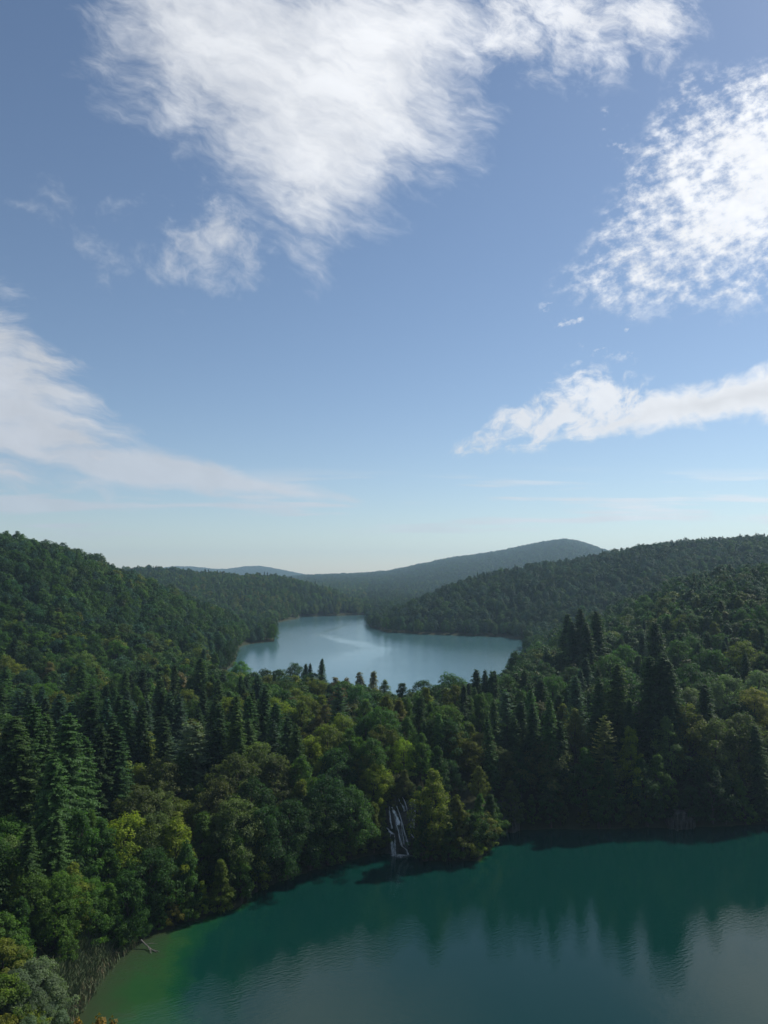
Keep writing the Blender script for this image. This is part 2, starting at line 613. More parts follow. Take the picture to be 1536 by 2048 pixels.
DEADWOOD, nt, out = material('dead_wood')
bb = principled(nt, out, 0.9, 0.15)
tc = nt.node('ShaderNodeTexCoord')
mp = nt.node('ShaderNodeMapping')
mp.inputs['Scale'].default_value = (8, 8, 0.8)
nt.t.links.new(tc.outputs['Object'], mp.inputs[0])
nt.put(bb.inputs['Base Color'], nt.ramp(nt.noise(S(nt, mp.outputs[0]), 1.0, 4, dim='3D'), [(0.3, (0.10, 0.09, 0.085)), (0.7, (0.24, 0.22, 0.21))]))

FLOOR, nt, out = material('forest_floor')
bb = principled(nt, out, 0.95, 0.1)
geo = nt.node('ShaderNodeNewGeometry')
pos = S(nt, geo.outputs['Position'])
n1 = nt.noise(pos, 0.05, 6, 0.6, dim='3D')
n2 = nt.noise(pos, 0.9, 6, 0.65, dim='3D')
cfl = nt.mix(n1, (0.035, 0.045, 0.018), (0.055, 0.045, 0.028))
cfl = nt.mix(n2, cfl, (0.022, 0.032, 0.014))
nt.put(bb.inputs['Base Color'], cfl)
bmp = nt.node('ShaderNodeBump')
bmp.inputs['Strength'].default_value = 0.6
bmp.inputs['Distance'].default_value = 0.4
nt.put(bmp.inputs['Height'], n2)
nt.t.links.new(bmp.outputs[0], bb.inputs['Normal'])


def water_material(name, stops, dscale, ripple, streaks=False):
    m, nt, out = material(name)
    b = principled(nt, out, 0.10 if streaks else 0.03, 0.5)
    b.inputs['IOR'].default_value = 1.333
    geo = nt.node('ShaderNodeNewGeometry')
    pos = S(nt, geo.outputs['Position'])
    sp = nt.node('ShaderNodeSeparateXYZ')
    nt.put(sp.inputs[0], pos)
    X, Y = S(nt, sp.outputs[0]), S(nt, sp.outputs[1])
    dep = nt.node('ShaderNodeAttribute', attribute_type='GEOMETRY', attribute_name='depth')
    p2 = nt.vec(X, Y, 0.0)
    blot = nt.noise(p2, 0.16, 5, 0.65)
    d = S(nt, dep.outputs['Fac']) * (0.1 + blot * 1.8) / dscale
    nt.put(b.inputs['Base Color'], nt.ramp(d, stops))
    # wind ripples: two crossing trains of wavelets and a fine chop
    a1, a2 = R_(28), R_(-16)
    w1 = nt.noise(nt.vec((X * math.cos(a1) + Y * math.sin(a1)) * 0.8, (Y * math.cos(a1) - X * math.sin(a1)) * 2.8, 0.0), 1.0, 2, 0.5)
    w2 = nt.noise(nt.vec((X * math.cos(a2) + Y * math.sin(a2)) * 1.7, (Y * math.cos(a2) - X * math.sin(a2)) * 5.5, 0.0), 1.0, 2, 0.5)
    hgt = w1 * 0.6 + w2 * 0.4
    gust = nt.noise(nt.vec(X * 0.012, Y * 0.02, 0.0), 1.0, 3, 0.55)
    bmp = nt.node('ShaderNodeBump')
    bmp.inputs['Distance'].default_value = 1.0
    nt.put(bmp.inputs['Height'], hgt)
    if streaks:
        # the smooth lane of current winding over the upper lake
        lane = None
        path = [(690, 1250), (672, 1257), (640, 1268), (665, 1278), (725, 1288), (762, 1297), (725, 1311), (690, 1322), (668, 1345), (660, 1370)]
        pts = [at_z(px, py, UPZ) for px, py in path]
        wob = (nt.noise(nt.vec(X * 0.05, Y * 0.02, 0.0), 1.0, 3, 0.6) - 0.5) * 34.0
        for (ax, ay), (bx, by), wd in zip(pts[:-1], pts[1:], (3.5, 4.5, 5.5, 6.5, 8, 9, 10, 10, 10)):
            L2 = (bx - ax) ** 2 + (by - ay) ** 2
            tt = nt.m('DIVIDE', (X - ax) * (bx - ax) + (Y - ay) * (by - ay), L2, clamp=True)
            dx = X - (tt * (bx - ax) + ax)
            dy = Y - (tt * (by - ay) + ay)
            dd = nt.m('SQRT', dx * dx + dy * dy * 0.25) + wob * 0.3
            q = 1.0 - nt.sstep(dd, wd * 0.0, wd * 1.5)
            lane = q if lane is None else nt.m('MAXIMUM', lane, q)
        nt.put(bmp.inputs['Strength'], (ripple * (0.7 + gust * 0.6)) * (1.0 - lane * 0.8))
    else:
        nt.put(bmp.inputs['Strength'], ripple * (0.5 + gust * 1.0))
    nt.t.links.new(bmp.outputs[0], b.inputs['Normal'])
    return m


LOW_WATER = water_material('lower_lake_water', [(0.0, (0.036, 0.040, 0.020)), (0.03, (0.030, 0.050, 0.022)), (0.09, (0.018, 0.066, 0.020)), (0.20, (0.006, 0.052, 0.021)), (0.38, (0.002, 0.034, 0.025)), (1.0, (0.0016, 0.028, 0.023))], 10.0, 0.035)
UP_WATER = water_material('upper_lake_water', [(0.0, (0.045, 0.095, 0.085)), (0.15, (0.052, 0.135, 0.135)), (1.0, (0.060, 0.140, 0.158))], 6.0, 0.05, True)


# ------------------------------------------------------------------ the setting
def build_terrain():
    az = np.concatenate([np.arange(-180, -38, 6.0), np.arange(-38, 38, 0.16), np.arange(38, 180, 6.0)])
    az = np.radians(az)
    r = np.concatenate([[0.05, 1.5, 3.0], np.arange(6, 78, 4.0), np.arange(78, 330, 2.0), np.arange(330, 860, 4.0), np.geomspace(860, 5200, 64)])
    A, Rr = np.meshgrid(az, r)
    x, y = np.sin(A) * Rr, np.cos(A) * Rr
    z = ground(x, y)
    v = np.stack([x, y, z], -1).reshape(-1, 3)
    me = mesh_np('ground', v, grid_faces(len(r), len(az), True), smooth=True)
    o = obj('ground', me, FLOOR)
    tag(o, kind='structure')
    return o


def build_water(name, z, az0, az1, r0, r1, step, mat, fine=0.5):
    az = np.radians(np.arange(az0, az1 + 0.01, fine))
    r = np.arange(r0, r1, step)
    A, Rr = np.meshgrid(az, r)
    x, y = np.sin(A) * Rr, np.cos(A) * Rr
    dep = np.maximum(z - ground(x, y), 0.0)
    v = np.stack([x, y, np.full(x.shape, z)], -1).reshape(-1, 3)
    me = mesh_np(name, v, grid_faces(len(r), len(az)), [('depth', 'POINT', dep.ravel())])
    o = obj(name, me, mat)
    tag(o, kind='structure')
    return o


build_terrain()
build_water('lower_lake_water', 0.0, -36, 62, 40, 176, 2.0, LOW_WATER)
build_water('upper_lake_water', UPZ, -15, 13, 215, 780, 5.0, UP_WATER, 0.08)


# ------------------------------------------------------------------ tree shapes
def unit(v):
    return v / (np.linalg.norm(v, axis=-1, keepdims=True) + 1e-9)


def leaf_quads(P, Nn, L, W, rng, fold=0.16, along=None):
    """one folded rhombic leaf spray per point"""
    n = len(P)
    rv = rng.normal(size=(n, 3)) if along is None else along
    T = unit(rv - Nn * (rv * Nn).sum(1, keepdims=True))
    Sd = np.cross(Nn, T)
    L = np.broadcast_to(L, (n,))[:, None]
    W = np.broadcast_to(W, (n,))[:, None]
    v0 = P - T * L * 0.5
    v2 = P + T * L * 0.5
    v1 = P + Sd * W * 0.5 + Nn * L * fold
    v3 = P - Sd * W * 0.5 + Nn * L * fold * 0.6
    V = np.stack([v0, v1, v2, v3], 1).reshape(-1, 3)
    Fq = np.arange(n * 4).reshape(n, 4)
    return V, Fq


PROF = {
    'round': lambda t: np.sqrt(np.clip(1 - (2 * t - 0.9) ** 2 / 1.21, 0.02, 1)),
    'oval': lambda t: np.clip(np.sin(np.clip(t, 0, 1) ** 0.75 * math.pi * 0.94 + 0.12), 0.12, 1) * 0.95,
    'cone': lambda t: np.clip(1.06 - t, 0.06, 1) ** 0.75 * np.clip(t * 7 + 0.35, 0, 1),
    'dome': lambda t: np.sqrt(np.clip(1 - t ** 2.2, 0.03, 1)) * np.clip(0.75 + t * 1.2, 0, 1),
    'curtain': lambda t: np.clip(1.02 - t ** 1.7, 0.12, 1) * (0.82 + 0.18 * np.sin(t * 9)),
}


def broadleaf(seed, H, Rad, base, prof, nclump, cr, nleaf, ls, squash=0.72, lobes=4):
    """crown of leaf clumps; returns crown verts/faces/attribute and trunk verts/faces"""
    rng = np.random.RandomState(seed)
    fn = PROF[prof]
    ph = rng.uniform(0, 6.28, 3)
    k = np.arange(nclump)
    t = ((k + 0.5) / nclump) ** 0.82
    t = np.clip(t + rng.normal(0, 0.02, nclump), 0.01, 0.985)
    ang = k * 2.39996 + rng.normal(0, 0.35, nclump)
    lob = 1 + 0.24 * np.sin(ang * lobes / 2 + ph[0] + t * 3) + 0.18 * np.sin(ang * lobes + ph[1] - t * 7)
    rad = Rad * fn(t) * lob * (0.42 + 0.58 * rng.uniform(0, 1, nclump) ** 0.42)
    rad = rad * np.where(rng.uniform(size=nclump) < 0.12, 1.24, 1.0) * np.where(np.sin(ang + ph[2] + t * 5) > 0.93, 0.6, 1.0)
    lean = rng.normal(0, 0.05, 2) * H
    C = np.stack([np.cos(ang) * rad + lean[0] * t, np.sin(ang) * rad + lean[1] * t, H * np.clip(base + (0.97 - base) * t + rng.normal(0, 0.025, nclump), 0.01, 1.0)], 1)
    crs = cr * rng.uniform(0.65, 1.25, nclump) * (0.75 + 0.4 * fn(t))
    cv = rng.uniform(0, 1, nclump)
    idx = rng.choice(nclump, nleaf, p=crs ** 2 / (crs ** 2).sum())
    d = unit(rng.normal(size=(nleaf, 3)))
    d[:, 2] = np.where((d[:, 2] < -0.25) & (rng.uniform(size=nleaf) < 0.7), -d[:, 2], d[:, 2])
    rr = crs[idx] * (0.55 + 0.5 * rng.uniform(0, 1, nleaf) ** 0.6) * (1 + 0.35 * (rng.uniform(size=nleaf) < 0.08))
    P = C[idx] + d * rr[:, None] * np.array([1, 1, squash])
    outw = unit(P - np.array([0, 0, H * (base + 0.35 * (1 - base))]))
    Nn = unit(0.55 * d + 0.45 * outw + np.array([0, 0, 0.45]) + 0.45 * rng.normal(size=(nleaf, 3)))
    L = ls * rng.uniform(0.65, 1.35, nleaf)
    V, Fq = leaf_quads(P, Nn, L, L * rng.uniform(0.5, 0.75, nleaf), rng)
    V[:, 2] = np.maximum(V[:, 2], 0.05)
    lv = np.clip(cv[idx] * 0.55 + rng.uniform(0, 1, nleaf) * 0.45, 0, 1)
    # trunk and limbs
    parts = []
    tp = np.array([[0, 0, -0.8], [lean[0] * .05, lean[1] * .05, H * 0.2], [lean[0] * .4, lean[1] * .4, H * 0.5], [lean[0] * .8, lean[1] * .8, H * 0.85]])
    parts.append(tube(tp, np.array([0.030, 0.021, 0.014, 0.004]) * H, 8))
    for j in rng.choice(nclump, min(12, nclump), False):
        c = C[j]
        z0 = max(H * 0.12, c[2] * rng.uniform(0.45, 0.7))
        s = np.array([lean[0] * z0 / H, lean[1] * z0 / H, z0])
        mid = (s + c) / 2 + np.array([0, 0, 0.04 * H])
        parts.append(tube([s, mid, c], np.array([0.010, 0.007, 0.002]) * H, 5))
    tv, tf = join(parts)
    return V, Fq, lv, tv, tf


def spruce(seed, H, Rad, droop=0.35, gap=0.46, per=7, st=7, base=0.06, power=0.85, ragged=0.14, wid=0.30, curt=1.0):
    rng = np.random.RandomState(seed)
    z = H * 0.985
    Ps, Ts, Ns, Ls, Ws, LV = [], [], [], [], [], []
    while z > H * base:
        f = 1 - z / H
        Lb = Rad * (f ** power) * 1.08 + 0.10
        if f < 0.015:
            Lb = 0.16
        n = per if f > 0.06 else 5
        off = rng.uniform(0, 6.28)
        for j in range(n):
            a = off + 6.283 * j / n + rng.normal(0, 0.2)
            L = Lb * rng.uniform(1 - ragged * 1.6, 1 + ragged)
            if rng.uniform() < 0.05:
                L *= 0.6
            zz = z + rng.normal(0, gap * 0.75)
            dr = np.array([math.cos(a), math.sin(a), 0])
            sd_ = np.array([-math.sin(a), math.cos(a), 0])
            m = max(3, int(st * (0.35 + 0.65 * min(1, L / Rad))))
            bv = rng.uniform(0, 1)
            up = 0.55 * max(0, 0.25 - f) * 2
            for q in range(m):
                s = (q + 0.6) / m
                p = np.array([0, 0, zz]) + dr * L * s + np.array([0, 0, L * (up * s - droop * (s ** 1.25) + 0.20 * s ** 3)])
                for side in (-1, 1):
                    ln = (0.34 + 0.34 * (1 - s)) * (0.45 + 0.55 * min(1.2, L / 2.2)) * rng.uniform(0.8, 1.25)
                    tdir = dr * 0.75 + sd_ * side * 0.7 + np.array([0, 0, -0.35 * curt * rng.uniform(0.3, 1.2)])
                    nn = np.array([0, 0, 1.0]) + dr * 0.35 + rng.normal(0, 0.25, 3)
                    Ps.append(p + tdir * ln * 0.45)
                    Ts.append(tdir)
                    Ns.append(nn)
                    Ls.append(ln * 1.15)
                    Ws.append(wid * rng.uniform(0.8, 1.2))
                    LV.append(0.25 + 0.4 * s * rng.uniform(0.5, 1) + 0.35 * bv)
                if curt > 0.5 and s < 0.95:
                    ln = 0.5 * curt * rng.uniform(0.6, 1.3) * (0.4 + 0.6 * min(1.0, L / 2.0))
                    Ps.append(p + np.array([0, 0, -ln * 0.4]))
                    Ts.append(np.array([0, 0, -1.0]) + dr * 0.4)
                    Ns.append(dr + rng.normal(0, 0.35, 3))
                    Ls.append(ln * 1.2)
                    Ws.append(wid * 1.1)
                    LV.append(0.05 + 0.4 * bv)
        z -= gap * (0.55 + 0.6 * min(1, f * 3)) * rng.uniform(0.8, 1.2)
    P, T, N_ = np.array(Ps), np.array(Ts), unit(np.array(Ns))
    V, Fq = leaf_quads(P, N_, np.array(Ls), np.array(Ws), rng, 0.05, T)
    tp = np.array([[0, 0, -0.8], [0, 0, H * 0.3], [0, 0, H * 0.7], [0, 0, H * 1.0]])
    tv, tf = tube(tp, np.array([0.016, 0.012, 0.006, 0.0012]) * H, 8)
    return V, Fq, np.clip(np.array(LV), 0, 1), tv, tf


# kind -> list of (crown mesh, trunk mesh, reference height); near, and simpler ones for the distance
REF = 12.0


def as_meshes(name, data, mass=False):
    V, Fq, lv, tv, tf = data
    me = mesh_np(name + '_crown', V, Fq, [('lv', 'FACE', lv)])
    me.materials.append(LEAF_MASS if mass else LEAF)
    if mass:
        return me
    tm = mesh_np(name + '_trunk', tv, tf, smooth=True)
    tm.materials.append(BARK)
    return me, tm


SHAPES = {}
SHAPES['round'] = [as_meshes('round', broadleaf(11 + i, REF, 3.9, 0.12, 'round', 130, 0.80, 11000, 0.29, 0.85, 6)) for i in range(4)]
SHAPES['dome'] = [as_meshes('dome', broadleaf(21 + i, REF, 4.4, 0.10, 'dome', 140, 0.82, 12000, 0.29, 0.85, 6)) for i in range(3)]
SHAPES['oval'] = [as_meshes('oval', broadleaf(31 + i, REF, 3.0, 0.08, 'oval', 115, 0.68, 10000, 0.27, 0.9, 6)) for i in range(4)]
SHAPES['pointed'] = [as_meshes('pointed', broadleaf(41 + i, REF, 2.8, 0.03, 'cone', 115, 0.62, 10000, 0.26, 0.9, 6)) for i in range(3)]
SHAPES['curtain'] = [as_meshes('curtain', broadleaf(51 + i, REF, 3.3, 0.0, 'curtain', 140, 0.66, 13000, 0.28, 0.85, 7)) for i in range(4)]
SHAPES['bush'] = [as_meshes('bush', broadleaf(61 + i, 6.0, 3.2, 0.0, 'dome', 90, 0.6, 9000, 0.24, 0.75, 7)) for i in range(3)]
SHAPES['willow'] = [as_meshes('willow', broadleaf(71 + i, 6.0, 3.2, 0.0, 'dome', 110, 0.55, 15000, 0.19, 1.0, 8)) for i in range(2)]
SHAPES['spruce'] = [as_meshes('spruce', spruce(81 + i, 20.0, 3.7, 0.34 + 0.05 * i, 0.34, 10, 9, power=(0.52, 0.60, 0.68, 0.56)[i], wid=0.27, ragged=0.2 + 0.05 * (i % 2))) for i in range(4)]
SHAPES['slim'] = [as_meshes('slim', spruce(91 + i, 18.0, 2.7, 0.42, 0.34, 9, 8, power=0.6, wid=0.26, ragged=0.22)) for i in range(2)]
SHAPES['fir'] = [as_meshes('fir', spruce(101 + i, 18.0, 4.2, 0.12, 0.52, 10, 10, 0.08, 0.62, 0.32, 0.30, 0.5)) for i in range(3)]
REFH = {'bush': 6.0, 'willow': 6.0, 'spruce': 20.0, 'slim': 18.0, 'fir': 18.0}
CONIFER = ('spruce', 'slim', 'fir')
SHRUBS = ('bush', 'willow')

# ------------------------------------------------------------------ colours of the trees
TINTS = {
    'mid green': (0.052, 0.105, 0.018), 'dark green': (0.026, 0.060, 0.017), 'olive green': (0.092, 0.112, 0.020),
    'yellow-green': (0.135, 0.170, 0.020), 'pale green': (0.090, 0.140, 0.042), 'grey-green': (0.092, 0.125, 0.068),
    'blue-green': (0.032, 0.075, 0.044), 'tan brown': (0.115, 0.104, 0.040), 'rust brown': (0.108, 0.068, 0.030),
    'golden': (0.135, 0.138, 0.028), 'orange': (0.20, 0.13, 0.03), 'brownish green': (0.070, 0.090, 0.030),
    'deep green': (0.038, 0.084, 0.019),
}

# trees that can be told apart in the photograph: (x, y of the top, height in metres, shape, colour)
T = [
    # left slope foot and the spruce stand on the left
    (27, 1272, 13, 'spruce', 'dark green'), (10, 1312, 11, 'round', 'olive green'), (35, 1330, 10, 'round', 'olive green'), (60, 1342, 10, 'dome', 'deep green'), (96, 1325, 12, 'oval', 'tan brown'),
    (156, 1303, 13, 'round', 'pale green'), (130, 1345, 10, 'round', 'blue-green'), (205, 1335, 11, 'round', 'deep green'), (240, 1312, 12, 'round', 'blue-green'), (290, 1335, 10, 'round', 'mid green'),
    (346, 1311, 12, 'pointed', 'dark green'), (206, 1363, 10, 'round', 'golden'), (300, 1365, 9, 'dome', 'olive green'), (265, 1360, 10, 'round', 'mid green'), (380, 1330, 10, 'round', 'mid green'),
    (182, 1378, 20, 'spruce', 'dark green'), (320, 1376, 19, 'spruce', 'dark green'), (344, 1381, 19, 'slim', 'blue-green'), (370, 1385, 18, 'spruce', 'blue-green'),
    (120, 1385, 18, 'spruce', 'blue-green'), (150, 1400, 18, 'slim', 'blue-green'), (215, 1395, 19, 'spruce', 'blue-green'), (235, 1388, 18, 'slim', 'dark green'),
    (255, 1396, 20, 'spruce', 'dark green'), (276, 1404, 20, 'spruce', 'dark green'), (296, 1398, 19, 'slim', 'blue-green'), (34, 1428, 21, 'spruce', 'deep green'), (65, 1402, 22, 'spruce', 'deep green'),
    (8, 1440, 20, 'spruce', 'dark green'), (92, 1428, 20, 'spruce', 'deep green'), (135, 1424, 24, 'spruce', 'deep green'), (167, 1474, 20, 'spruce', 'deep green'), (200, 1446, 20, 'spruce', 'dark green'),
    (224, 1428, 21, 'spruce', 'dark green'), (240, 1450, 20, 'slim', 'dark green'), (300, 1460, 14, 'fir', 'yellow-green'), (323, 1431, 17, 'spruce', 'dark green'), (378, 1441, 17, 'fir', 'grey-green'),
    (345, 1468, 13, 'fir', 'blue-green'), (378, 1496, 13, 'spruce', 'deep green'), (50, 1470, 20, 'spruce', 'deep green'), (105, 1500, 20, 'spruce', 'deep green'), (20, 1500, 18, 'spruce', 'dark green'),
    (195, 1520, 11, 'dome', 'yellow-green'), (245, 1521, 11, 'dome', 'olive green'), (281, 1528, 11, 'oval', 'yellow-green'), (300, 1545, 10, 'dome', 'yellow-green'), (336, 1515, 12, 'round', 'brownish green'),
    (270, 1575, 12, 'round', 'brownish green'), (320, 1580, 11, 'dome', 'brownish green'),
    # middle of the barrier
    (397, 1441, 17, 'fir', 'grey-green'), (419, 1434, 17, 'spruce', 'dark green'), (427, 1392, 18, 'spruce', 'dark green'), (445, 1405, 18, 'slim', 'dark green'), (466, 1407, 19, 'spruce', 'mid green'), (476, 1447, 16, 'spruce', 'deep green'),
    (492, 1391, 17, 'spruce', 'deep green'), (507, 1379, 18, 'slim', 'dark green'), (522, 1370, 18, 'spruce', 'dark green'), (505, 1440, 15, 'spruce', 'deep green'), (552, 1404, 16, 'spruce', 'dark green'),
    (575, 1432, 15, 'spruce', 'dark green'), (547, 1440, 14, 'fir', 'blue-green'), (599, 1446, 15, 'spruce', 'deep green'), (410, 1370, 15, 'slim', 'dark green'),
    (479, 1323, 11, 'round', 'mid green'), (440, 1345, 10, 'dome', 'dark green'), (505, 1343, 10, 'dome', 'dark green'), (536, 1337, 10, 'round', 'dark green'), (557, 1337, 10, 'round', 'dark green'),
    (586, 1327, 11, 'round', 'dark green'), (610, 1326, 9, 'spruce', 'dark green'), (621, 1326, 9, 'slim', 'dark green'), (641, 1316, 12, 'spruce', 'dark green'), (630, 1345, 9, 'round', 'dark green'),
    (614, 1353, 9, 'oval', 'olive green'), (640, 1360, 9, 'round', 'mid green'), (669, 1353, 9, 'oval', 'tan brown'), (692, 1354, 9, 'oval', 'tan brown'), (722, 1343, 10, 'pointed', 'tan brown'),
    (745, 1342, 10, 'pointed', 'tan brown'), (766, 1360, 9, 'oval', 'brownish green'), (677, 1379, 10, 'round', 'rust brown'), (651, 1408, 10, 'oval', 'tan brown'), (724, 1400, 11, 'oval', 'pale green'),
    (552, 1370, 10, 'round', 'mid green'), (588, 1375, 10, 'dome', 'olive green'), (615, 1390, 10, 'dome', 'olive green'), (627, 1433, 10, 'oval', 'tan brown'), (620, 1472, 10, 'dome', 'yellow-green'),
    (655, 1450, 11, 'round', 'olive green'), (690, 1430, 10, 'round', 'olive green'), (700, 1455, 11, 'oval', 'mid green'), (760, 1450, 10, 'round', 'olive green'), (745, 1475, 10, 'dome', 'deep green'),
    (515, 1487, 13, 'round', 'brownish green'), (469, 1512, 13, 'dome', 'brownish green'), (557, 1513, 12, 'dome', 'brownish green'), (604, 1513, 12, 'oval', 'mid green'), (674, 1500, 10, 'round', 'dark green'),
    (745, 1525, 8, 'dome', 'yellow-green'), (731, 1507, 8, 'round', 'olive green'), (440, 1540, 11, 'oval', 'brownish green'), (500, 1560, 12, 'dome', 'dark green'), (600, 1560, 11, 'curtain', 'olive green'),
    (802, 1363, 11, 'pointed', 'dark green'), (782, 1385, 9, 'round', 'dark green'), (849, 1361, 11, 'round', 'dark green'), (880, 1366, 10, 'dome', 'dark green'), (908, 1346, 12, 'round', 'deep green'), (927, 1361, 10, 'oval', 'mid green'),
    (954, 1337, 15, 'spruce', 'dark green'), (974, 1340, 15, 'spruce', 'dark green'), (982, 1341, 15, 'slim', 'dark green'), (989, 1340, 15, 'slim', 'dark green'),
    (958, 1384, 13, 'pointed', 'deep green'), (988, 1395, 15, 'slim', 'deep green'), (1016, 1378, 16, 'fir', 'blue-green'), (1031, 1303, 14, 'oval', 'dark green'), (1050, 1318, 12, 'round', 'dark green'),
    (1072, 1285, 13, 'round', 'deep green'), (1082, 1303, 12, 'dome', 'olive green'), (1062, 1378, 16, 'spruce', 'deep green'), (1040, 1400, 15, 'spruce', 'dark green'), (1070, 1402, 17, 'spruce', 'dark green'),
    (1096, 1396, 20, 'spruce', 'deep green'), (1110, 1350, 13, 'dome', 'deep green'), (981, 1433, 14, 'slim', 'deep green'), (1030, 1430, 13, 'spruce', 'deep green'), (877, 1425, 12, 'slim', 'mid green'), (850, 1440, 10, 'slim', 'deep green'),
    (840, 1465, 9, 'oval', 'mid green'), (809, 1479, 8, 'round', 'yellow-green'), (906, 1464, 8, 'dome', 'olive green'), (937, 1477, 7.5, 'round', 'olive green'), (963, 1466, 7.5, 'round', 'tan brown'), (905, 1440, 10, 'round', 'dark green'),
    (772, 1540, 6.5, 'dome', 'yellow-green'), (812, 1540, 7, 'oval', 'brownish green'), (1000, 1490, 8.5, 'round', 'brownish green'), (1040, 1500, 9, 'oval', 'dark green'), (900, 1520, 6.5, 'dome', 'dark green'), (955, 1530, 6.5, 'oval', 'olive green'),
    # the right
    (1130, 1226, 25, 'spruce', 'dark green'), (1165, 1216, 26, 'spruce', 'dark green'), (1195, 1221, 25, 'spruce', 'dark green'), (1148, 1240, 23, 'spruce', 'dark green'), (1180, 1245, 23, 'spruce', 'dark green'), (1310, 1242, 22, 'spruce', 'dark green'),
    (1316, 1305, 24, 'spruce', 'dark green'), (1295, 1311, 23, 'spruce', 'dark green'), (1342, 1320, 23, 'spruce', 'dark green'), (1227, 1326, 21, 'spruce', 'mid green'), (1219, 1311, 14, 'dome', 'deep green'), (1190, 1352, 18, 'slim', 'dark green'),
    (1152, 1349, 17, 'spruce', 'blue-green'), (1205, 1430, 17, 'fir', 'olive green'), (1149, 1419, 13, 'oval', 'brownish green'), (1261, 1456, 15, 'pointed', 'yellow-green'), (1313, 1512, 12, 'oval', 'mid green'), (1376, 1412, 14, 'round', 'olive green'),
    (1407, 1365, 17, 'spruce', 'dark green'), (1378, 1376, 12, 'round', 'grey-green'), (1451, 1350, 14, 'round', 'grey-green'), (1511, 1340, 14, 'dome', 'grey-green'), (1511, 1380, 13, 'round', 'golden'), (1472, 1426, 14, 'dome', 'brownish green'),
    (1487, 1550, 12, 'curtain', 'mid green'), (1425, 1440, 14, 'dome', 'brownish green'), (1340, 1435, 13, 'oval', 'pale green'), (1290, 1520, 12, 'oval', 'dark green'), (1420, 1520, 13, 'dome', 'dark green'), (1520, 1450, 18, 'spruce', 'dark green'),
    (1170, 1500, 13, 'oval', 'deep green'), (1215, 1520, 12, 'pointed', 'deep green'), (1120, 1440, 16, 'spruce', 'dark green'), (1250, 1400, 16, 'spruce', 'dark green'), (1100, 1480, 12, 'round', 'brownish green'),
    (1260, 1350, 15, 'round', 'dark green'), (1380, 1330, 14, 'round', 'dark green'), (1430, 1300, 13, 'dome', 'deep green'), (1490, 1285, 13, 'round', 'olive green'), (1355, 1280, 13, 'dome', 'deep green'), (1250, 1290, 13, 'round', 'deep green'),
    # along the water: left
    (60, 1738, 9, 'round', 'mid green'), (26, 1750, 8, 'oval', 'olive green'), (110, 1745, 9, 'dome', 'mid green'), (151, 1730, 10, 'oval', 'olive green'), (130, 1808, 7, 'curtain', 'mid green'), (30, 1800, 7, 'curtain', 'deep green'), (8, 1636, 11, 'round', 'mid green'),
    (13, 1672, 10, 'round', 'pale green'), (4, 1830, 6, 'bush', 'mid green'), (10, 1880, 5, 'bush', 'olive green'), (247, 1633, 12, 'round', 'yellow-green'), (215, 1700, 9, 'oval', 'mid green'), (346, 1638, 12, 'oval', 'yellow-green'), (300, 1625, 12, 'dome', 'brownish green'),
    (205, 1640, 12, 'oval', 'deep green'), (221, 1766, 8, 'curtain', 'mid green'), (260, 1740, 9, 'dome', 'deep green'), (290, 1700, 10, 'round', 'deep green'), (346, 1769, 7, 'curtain', 'golden'), (320, 1790, 6, 'curtain', 'mid green'), (375, 1675, 10, 'curtain', 'deep green'),
    (280, 1810, 6, 'bush', 'deep green'), (240, 1830, 5, 'bush', 'dark green'), (180, 1760, 8, 'dome', 'mid green'), (60, 1650, 14, 'spruce', 'deep green'), (110, 1630, 14, 'spruce', 'deep green'), (160, 1620, 14, 'oval', 'deep green'),
    (406, 1620, 11, 'pointed', 'mid green'), (458, 1636, 11, 'pointed', 'mid green'), (484, 1675, 9, 'pointed', 'mid green'), (513, 1659, 10, 'pointed', 'yellow-green'), (442, 1714, 8, 'curtain', 'olive green'), (406, 1761, 6, 'curtain', 'yellow-green'),
    (437, 1769, 6, 'curtain', 'yellow-green'), (492, 1757, 6, 'curtain', 'grey-green'), (380, 1740, 7, 'curtain', 'mid green'), (547, 1662, 9, 'oval', 'grey-green'), (656, 1602, 12, 'curtain', 'mid green'), (630, 1640, 10, 'curtain', 'deep green'), (680, 1640, 10, 'curtain', 'mid green'),
    (718, 1633, 10, 'curtain', 'olive green'), (748, 1605, 10, 'pointed', 'olive green'), (752, 1668, 6, 'bush', 'yellow-green'), (700, 1680, 8, 'curtain', 'olive green'), (745, 1693, 5, 'bush', 'olive green'), (575, 1600, 12, 'dome', 'dark green'), (530, 1610, 12, 'dome', 'dark green'),
    (470, 1600, 12, 'dome', 'brownish green'), (620, 1590, 12, 'round', 'deep green'), (700, 1575, 11, 'round', 'deep green'), (650, 1550, 12, 'round', 'dark green'),
    # the point beside the fall and the shore to its right
    (861, 1542, 15, 'oval', 'olive green'), (848, 1610, 9, 'curtain', 'deep green'), (925, 1594, 11.5, 'curtain', 'olive green'), (898, 1622, 9, 'curtain', 'mid green'), (955, 1650, 6.5, 'curtain', 'yellow-green'), (865, 1668, 5, 'bush', 'olive green'), (892, 1655, 6, 'curtain', 'mid green'),
    (972, 1640, 6, 'curtain', 'olive green'), (984, 1655, 5, 'bush', 'olive green'), (976, 1678, 4, 'bush', 'mid green'), (962, 1690, 3.5, 'bush', 'olive green'), (935, 1690, 3.5, 'bush', 'deep green'), (1000, 1630, 6, 'curtain', 'deep green'),
